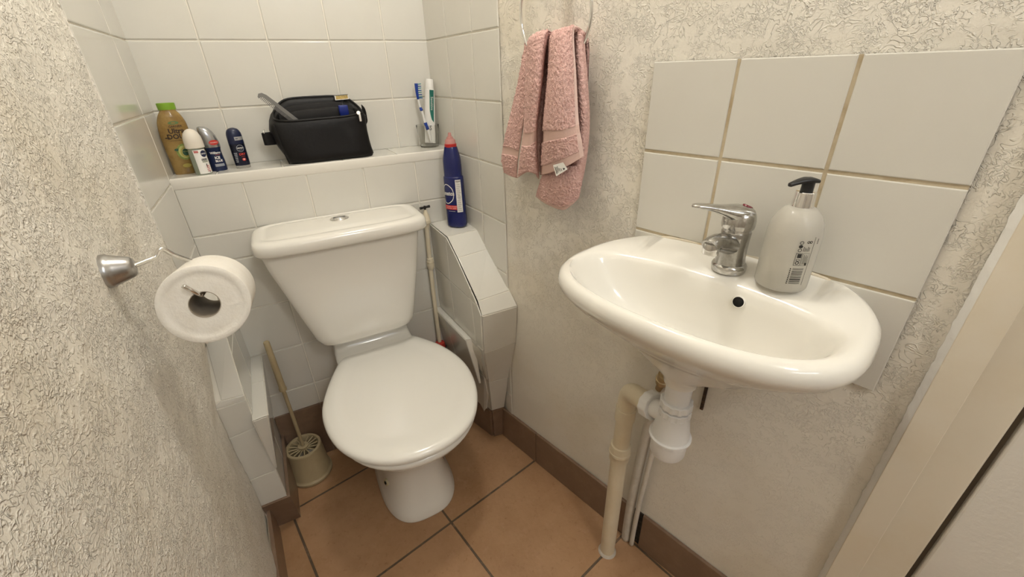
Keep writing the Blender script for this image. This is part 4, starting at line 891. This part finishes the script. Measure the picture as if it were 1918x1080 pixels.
# comb
cb_ = V(.306, -.085, -.184); ct = V(.2430, -.083, -.118); cd = (ct-cb_); CL = cd.length; cd.normalize(); cn = Vector((0, -1, 0)); cw = cd.cross(cn).normalized()
if cw.x > 0: cw = -cw           # towards the teeth (lower left)
comb = thing('comb', cb_, 'grey plastic comb sticking up out of the wash bag', 'comb')
CF = lambda a, b_, h: cb_+cd*a+cw*b_+cn*h
CM = mat('grey_comb', (.19, .182, .170), .35)
bm = NB(); o2 = [(-.02, -.0065), (CL*.5, -.0068), (CL*.85, -.0062), (CL*.96, -.003), (CL+.001, .004), (CL-.002, .0115), (CL-.006, .0125), (CL-.009, .0040), (CL*.5, .0022), (-.02, .0022)]
f0 = [bm.verts.new(CF(a, b_, -.0016)) for a, b_ in o2]; f1 = [bm.verts.new(CF(a, b_, .0016)) for a, b_ in o2]
bm.faces.new(f0); bm.faces.new(f1)
for i in range(len(o2)): bm.faces.new((f0[i], f0[(i+1) % len(o2)], f1[(i+1) % len(o2)], f1[i]))
build('spine', bm, CM, comb, smooth=False)
bm = NB(); a = -.016
while a < CL-.010:
    pitch = .0021 if a < CL*.55 else .0033
    box(bm, CF, (a, .0015, -.0009), (a+pitch*.52, .0118-.001*(a < CL*.5), .0009)); a += pitch
build('teeth', bm, CM, comb, smooth=False)
# razor: cartridge resting on the flap, and a small blue tub inside the bag
rz = V(.439, -.052, -.1385); razor = thing('razor', rz, 'razor cartridge with a gold strip and white ends on the top edge of the bag', 'razor')
RF = lambda x, y, z: rz+Vector((x, y, z))+Vector((0, 0, x*.04))
bm = NB(); box(bm, RF, (-.0195, -.006, -.0065), (.0195, .004, .0060), bev=.0014); build('cartridge', bm, mat('razor_black', (.015, .015, .016), .3), razor, smooth=False)
bm = NB(); box(bm, RF, (-.0155, -.0072, -.0050), (.0165, -.0055, .0042), bev=.0005); build('lubricating_strip', bm, mat('gold_strip', (.58, .42, .14), .4, mottle=(200, (.34, .24, .08), .48, .6)), razor, smooth=False, label='gold coloured strip')
bm = NB(); box(bm, RF, (-.0180, -.0075, -.0060), (-.0152, -.0048, .0050), bev=.0004); box(bm, RF, (.0166, -.0075, -.0060), (.0190, -.0048, .0050), bev=.0004); box(bm, RF, (-.0180, -.0075, -.0066), (.0190, -.0052, -.0048), bev=.0004); build('white_guard', bm, mat('guard_white', (.80, .78, .74), .4), razor, smooth=False, label='white end guards')
bm = NB(); tube(bm, [RF(0, .001, -.004), V(.437, -.064, -.168), V(.435, -.070, -.195), V(.432, -.072, -.235)], .0045, 12); build('handle', bm, mat('razor_black', (0, 0, 0)), razor)
bm = NB(); loft(bm, [[V(.4335+x*k, -.0865+y*k, z) for x, y in se(-.0125, .0125, -.010, .010, 6, 32)] for z, k in ((-.235, .95), (-.178, .96), (-.1772, 1.0), (-.160, .98), (-.1575, .93), (-.1568, .8))])
build('small_tub', bm, mat('royal_blue_plastic', (.014, .028, .20), .25), base=V(.4335, -.0865, -.235), label='royal blue capped tub standing inside the open bag', cat='container', auto=40)

# ================================================================== glass, toothbrush, toothpaste
gc = V(.678, -.047, SH)
gl = bpy.data.materials.new('clear_glass'); gl.use_nodes = True; b = gl.node_tree.nodes['Principled BSDF']; b.inputs['Base Color'].default_value = (.96, .96, .94, 1); b.inputs['Roughness'].default_value = .02; b.inputs['Transmission Weight'].default_value = 1; b.inputs['IOR'].default_value = 1.25
bm = NB(); rings_ = []
for h, r in ((0, .027), (.003, .0285), (.02, .0300), (.045, .0325), (.066, .0355), (.067, .0350), (.064, .0345), (.045, .0316), (.02, .0291), (.008, .0274), (.006, .02)):
    rings_.append([gc+Vector((r*math.cos(a_), r*math.sin(a_), h))*1.0+Vector((math.cos(a_), math.sin(a_), 0))*(.0007*math.cos(12*a_) if .01 < h < .055 else 0) for a_ in [2*math.pi*i/96 for i in range(96)]])
loft(bm, rings_); build('drinking_glass', bm, gl, base=gc, label='small clear glass tumbler holding the toothbrush in the right corner', cat='glass', auto=60)
tb0 = V(.684, -.050, -.283); tb = thing('toothbrush', tb0, 'blue and white toothbrush standing in the glass tumbler', 'toothbrush')
BLU = mat('brush_blue', (.015, .05, .30), .3); WHT = mat('brush_white', (.80, .79, .76), .3)
tp = catmull([tb0, V(.679, -.048, -.25), V(.6725, -.046, -.222), V(.668, -.045, -.195), V(.6615, -.044, -.170), V(.6585, -.044, -.140), V(.659, -.044, -.112)], 10); nt_ = len(tp)
def seg(bm, i0, i1, r0, r1, mi): tube(bm, tp[i0:i1+1], [r0+(r1-r0)*k/max(1, i1-i0) for k in range(i1-i0+1)], 12, mi)
bm = NB(); tube(bm, tp, [.0040+.0008*math.sin(k*.16) if k < 34 else .0029 for k in range(nt_)], 12); tbh = build('handle', bm, WHT, tb)
for i0, i1, r0, r1, nm in ((12, 20, .0052, .0050, 'grip'), (33, 37, .0050, .0036, 'neck_grip'), (45, nt_-1, .0036, .0054, 'head')):
    bm = NB(); seg(bm, i0, i1, r0, r1, 0); build(nm, bm, BLU, tb, label='blue '+nm.replace('_', ' '))
bm = NB()
for k in range(8):
    p = tp[46+int(k*(nt_-48)/7)] if 46+int(k*(nt_-48)/7) < nt_ else tp[-1]
    for s_ in (-.0028, 0, .0028): tube(bm, [p+Vector((.003, s_, 0)), p+Vector((.0135, s_*1.2, .001*(k % 2)))], .0016, 6, mi=k % 2)
build('bristles', bm, [mat('bristle_blue', (.03, .11, .30), .7), mat('bristle_teal', (.12, .30, .32), .7)], tb)
p0 = V(.6835, -.040, -.284); p1 = V(.7000, -.040, -.128); dd = (p1-p0).normalized(); side = Vector((.93, -.37, 0)); side = (side-dd*side.dot(dd)).normalized(); dep = dd.cross(side)
tube_ = thing('toothpaste_tube', p0, 'white and green toothpaste tube standing cap up in the glass tumbler', 'toothpaste')
def tr(s, w, h): return [p0+dd*s+side*w*math.cos(a_)+dep*h*math.sin(a_) for a_ in [2*math.pi*i/32 for i in range(32)]]
TL = (p1-p0).length
bm = NB(); loft(bm, [tr(0, .0165, .0008), tr(.004, .0165, .0012), tr(TL*.5, .0158, .0075), tr(TL*.85, .0150, .0122), tr(TL*.985, .0142, .0138), tr(TL, .011, .0108)]); tb_ = build('tube', bm, mat('tube_white', (.82, .80, .76), .3), tube_, auto=50)
bm = NB(); loft(bm, [tr(TL-.001, .0118, .0116), tr(TL, .0126, .0124), tr(TL+.024, .0110, .0108), tr(TL+.0265, .0095, .0094)]); build('cap', bm, mat('cap_white', (.80, .78, .74), .35), tube_, auto=35)
s_ = -1 if dep.y > 0 else 1
def Ft(u, v, off=.0006):
    w = .0165-(.0165-.0142)*v/TL; h = .0012+(.0138-.0012)*min(1., v/(TL*.98)); k = max(-.97, min(.97, u/w))
    return p0+dd*v+side*u+dep*s_*(h*math.sqrt(1-k*k)+off)
bm = NB()
for i in range(14):
    v0, v1 = TL*(.40+.58*i/14), TL*(.40+.58*(i+1)/14); e0 = .0005+.011*min(1., (i/5)**.5); e1 = .0005+.011*min(1., ((i+1)/5)**.5)
    for k in range(8):
        q = [bm.verts.new(Ft(u_, v_)) for u_, v_ in ((.0120-e0+(.0005+e0)*k/8, v0), (.0120-e0+(.0005+e0)*(k+1)/8, v0), (.0120-e1+(.0005+e1)*(k+1)/8, v1), (.0120-e1+(.0005+e1)*k/8, v1))]; bm.faces.new(q)
lettering(bm, 'Sensitive', lambda u, v: Ft(u, v, .0010), .0095, .0072, TL*.74, 1, rot=-math.pi/2, sx=1.15); patch(bm, lambda u, v: Ft(u, v, .0010), .0030, .0036, TL*.55, TL*.9, 2, 1, 6)
lettering(bm, 'S', lambda u, v: Ft(u, v, .0010), .016, .003, TL*.27, 3)
build('printed_panel', bm, [mat('teal_print', (.020, .16, .125), .35), MATS['white_ink'], mat('light_teal_print', (.15, .36, .30), .4), INK], tb_, recalc=False, label='green panel with white lettering')

# ================================================================== bleach bottle on the right boxing
bl_ = thing('bleach_bottle', V(.6935, -.196, -.5165), 'dark blue bleach bottle with a red collar on the sloping tiled boxing', 'bottle')
B = Bottle(V(.6935, -.196, -.5165), smooth_prof([(0, .026, .020), (.003, .0300, .0235), (.01, .0312, .0245), (.042, .0312, .0245), (.0435, .0305, .0238), (.045, .0312, .0245), (.10, .0308, .0242), (.150, .0298, .0235), (.156, .0272, .0222), (.18, .0270, .0222), (.203, .0262, .0220), (.214, .0242, .0212), (.228, .0208, .0195), (.236, .0188, .0182), (.240, .0172, .0170)], 4), yaw=-.80, p=2.4)
BB = mat('bleach_blue', (.010, .016, .105), .22, coat=.2)
bm = NB(); B.mesh(bm, 0, .240, 2); bd = build('bottle', bm, BB, bl_, auto=60)
tc_ = B.axis(0)
bm = NB(); lathe(bm, tc_, Z, [(.2385, .0165), (.239, .0178), (.247, .0174), (.248, .0160)], 32); build('red_collar', bm, mat('collar_red', (.42, .02, .018), .3), bl_, auto=35, label='red collar')
bm = NB(); lathe(bm, tc_, Z, [(.2475, .0158), (.256, .0148), (.260, .0130), (.2605, .0098), (.266, .0090), (.2665, .0060), (.274, .0046), (.2775, .0042), (.278, .002)], 28); build('nozzle_cap', bm, mat('pink_cap', (.72, .36, .32), .25, trans=.35, ior=1.3), bl_, auto=35, label='pale pink see through nozzle')
def Fa(off): return lambda u, v: B.pt(u/.030, v, off)
F, G = Fa(.0006), Fa(.0010); bm = NB()
patch(bm, F, .0125, .0330, .050, .148, 0, 10, 8)
for k in range(15):
    if k in (6, 7): continue
    v_ = .054+k*.0061; patch(bm, G, .0145, .0305-.003*(k % 3), v_, v_+.0011, 1, 3, 1); patch(bm, G, .0145, .0285+.001*(k % 2), v_+.0026, v_+.0033, 1, 3, 1)
disc(bm, G, .0225, .0960, .0065, .0056, 1, r0=.82); disc(bm, G, .0225, .0960, .0028, .0026, 1, r0=.5)
patch(bm, G, .0140, .0315, .1415, .1455, 1, 3, 1)
build('back_label', bm, [MATS['white_label'], mat('label_grey', (.33, .31, .29), .6)], bd, recalc=False, label='white label of fine print with a round symbol')
bm = NB(); disc(bm, F, -.0130, .105, .0190, .030, 0, r0=.92); lettering(bm, 'Domestos', G, .0175, -.0130, .107, 0, sx=.55, bold=.0004); patch(bm, F, -.0300, .0118, .058, .071, 1, 16, 1); lettering(bm, 'EXTENDED POWER', G, .0038, -.0050, .0672, 0); lettering(bm, 'EXTENDED GERM', G, .0038, -.0050, .0620, 0); patch(bm, F, -.012, .006, .0525, .0532, 0, 6, 1)
build('front_label', bm, [MATS['white_ink'], mat('label_red', (.60, .03, .025), .35)], bd, recalc=False, label='white ring logo over a red band')

# ================================================================== lights
lf = thing('unseen_ceiling_light', V(.52, -.70, CEIL), 'assumed round opal ceiling light inside the small toilet room', 'ceiling light')  # unseen fitting, assumed overhead from the way the shadows fall
bm = NB(); lathe(bm, V(.52, -.70, CEIL-.001), -Z, [(0, .11), (.012, .11), (.014, .10)], 40); build('light_base', bm, mat('fitting_white', (.8, .8, .78), .4), lf)
bm = NB(); lathe(bm, V(.52, -.70, CEIL-.013), -Z, [(0, .098), (.02, .096), (.038, .08), (.05, .045), (.053, .001)], 40); gl_ = build('opal_glass', bm, mat('opal_emitting', (.9, .88, .82), .3, emit=((1, .86, .66), 3.0)), lf)
gl_.visible_shadow = True
hf = thing('unseen_ceiling_light', V(.58, -2.15, CEIL), 'added fill light, a round opal fitting out in the hall behind the camera', 'ceiling light')  # unseen fitting, added to go with the hall fill lamp
bm = NB(); lathe(bm, V(.58, -2.15, CEIL-.001), -Z, [(0, .11), (.012, .11), (.014, .10)], 40); build('light_base', bm, MATS['fitting_white'], hf)
bm = NB(); lathe(bm, V(.58, -2.15, CEIL-.013), -Z, [(0, .098), (.02, .096), (.038, .08), (.05, .045), (.053, .001)], 40); build('opal_glass', bm, MATS['opal_emitting'], hf)
def light(name, kind, loc, e, col, **k):
    l = bpy.data.lights.new(name, kind); l.energy = e; l.color = col
    for a, b_ in k.items(): setattr(l, a, b_)
    o = bpy.data.objects.new(name, l); C.objects.link(o); o.location = loc; return o
light('assumed_ceiling_lamp', 'POINT', V(.52, -.70, CEIL-.13), 11.5, (1, .972, .915), shadow_soft_size=.07)  # lamp assumed above the room, read off the shadow directions
light('hall_fill_lamp', 'POINT', V(.58, -2.15, CEIL-.16), 13.5, (1, .972, .92), shadow_soft_size=.10)  # added fill through the doorway, brightens the surfaces that face it
wl = light('assumed_daylight_fill', 'AREA', V(.60, -2.84, .645), 4.0, (.80, .89, 1.0), shape='RECTANGLE', size=.9, size_y=.24)  # added area light for assumed daylight from behind, no window is seen there
wl.rotation_euler = Vector((0, -1, .0)).to_track_quat('Z', 'Y').to_euler()
wo = bpy.data.worlds.new('hall_world'); bpy.context.scene.world = wo; wo.use_nodes = True
bg = wo.node_tree.nodes['Background']; bg.inputs[0].default_value = (.75, .85, 1, 1); bg.inputs[1].default_value = .6
# ================================================================== camera
cam = bpy.data.cameras.new('camera'); co = bpy.data.objects.new('camera', cam); C.objects.link(co)
R0 = ((0.8795136310544236, -0.4750842658796728, -0.027399144202599028), (-0.2397394801269046, -0.3926172589471369, -0.8879057774591391), (0.41107268756017346, 0.7874938909543419, -0.4592086859496961))
M = Matrix.Identity(4)
for i in range(3): M[i][0] = R0[0][i]; M[i][1] = -R0[1][i]; M[i][2] = -R0[2][i]
p = V(0.24876163305754379, -1.4065940042118448, -0.08681083002484558)
for i in range(3): M[i][3] = p[i]
co.matrix_world = M; cam.sensor_fit = 'HORIZONTAL'; cam.sensor_width = 36; cam.lens = 36*787.598343/1918; cam.clip_start = .01
sc = bpy.context.scene; sc.camera = co
sc.view_settings.view_transform = 'Standard'; sc.view_settings.look = 'None'; sc.view_settings.gamma = 1; sc.view_settings.exposure = 0.22; sc.view_settings.use_curve_mapping = False
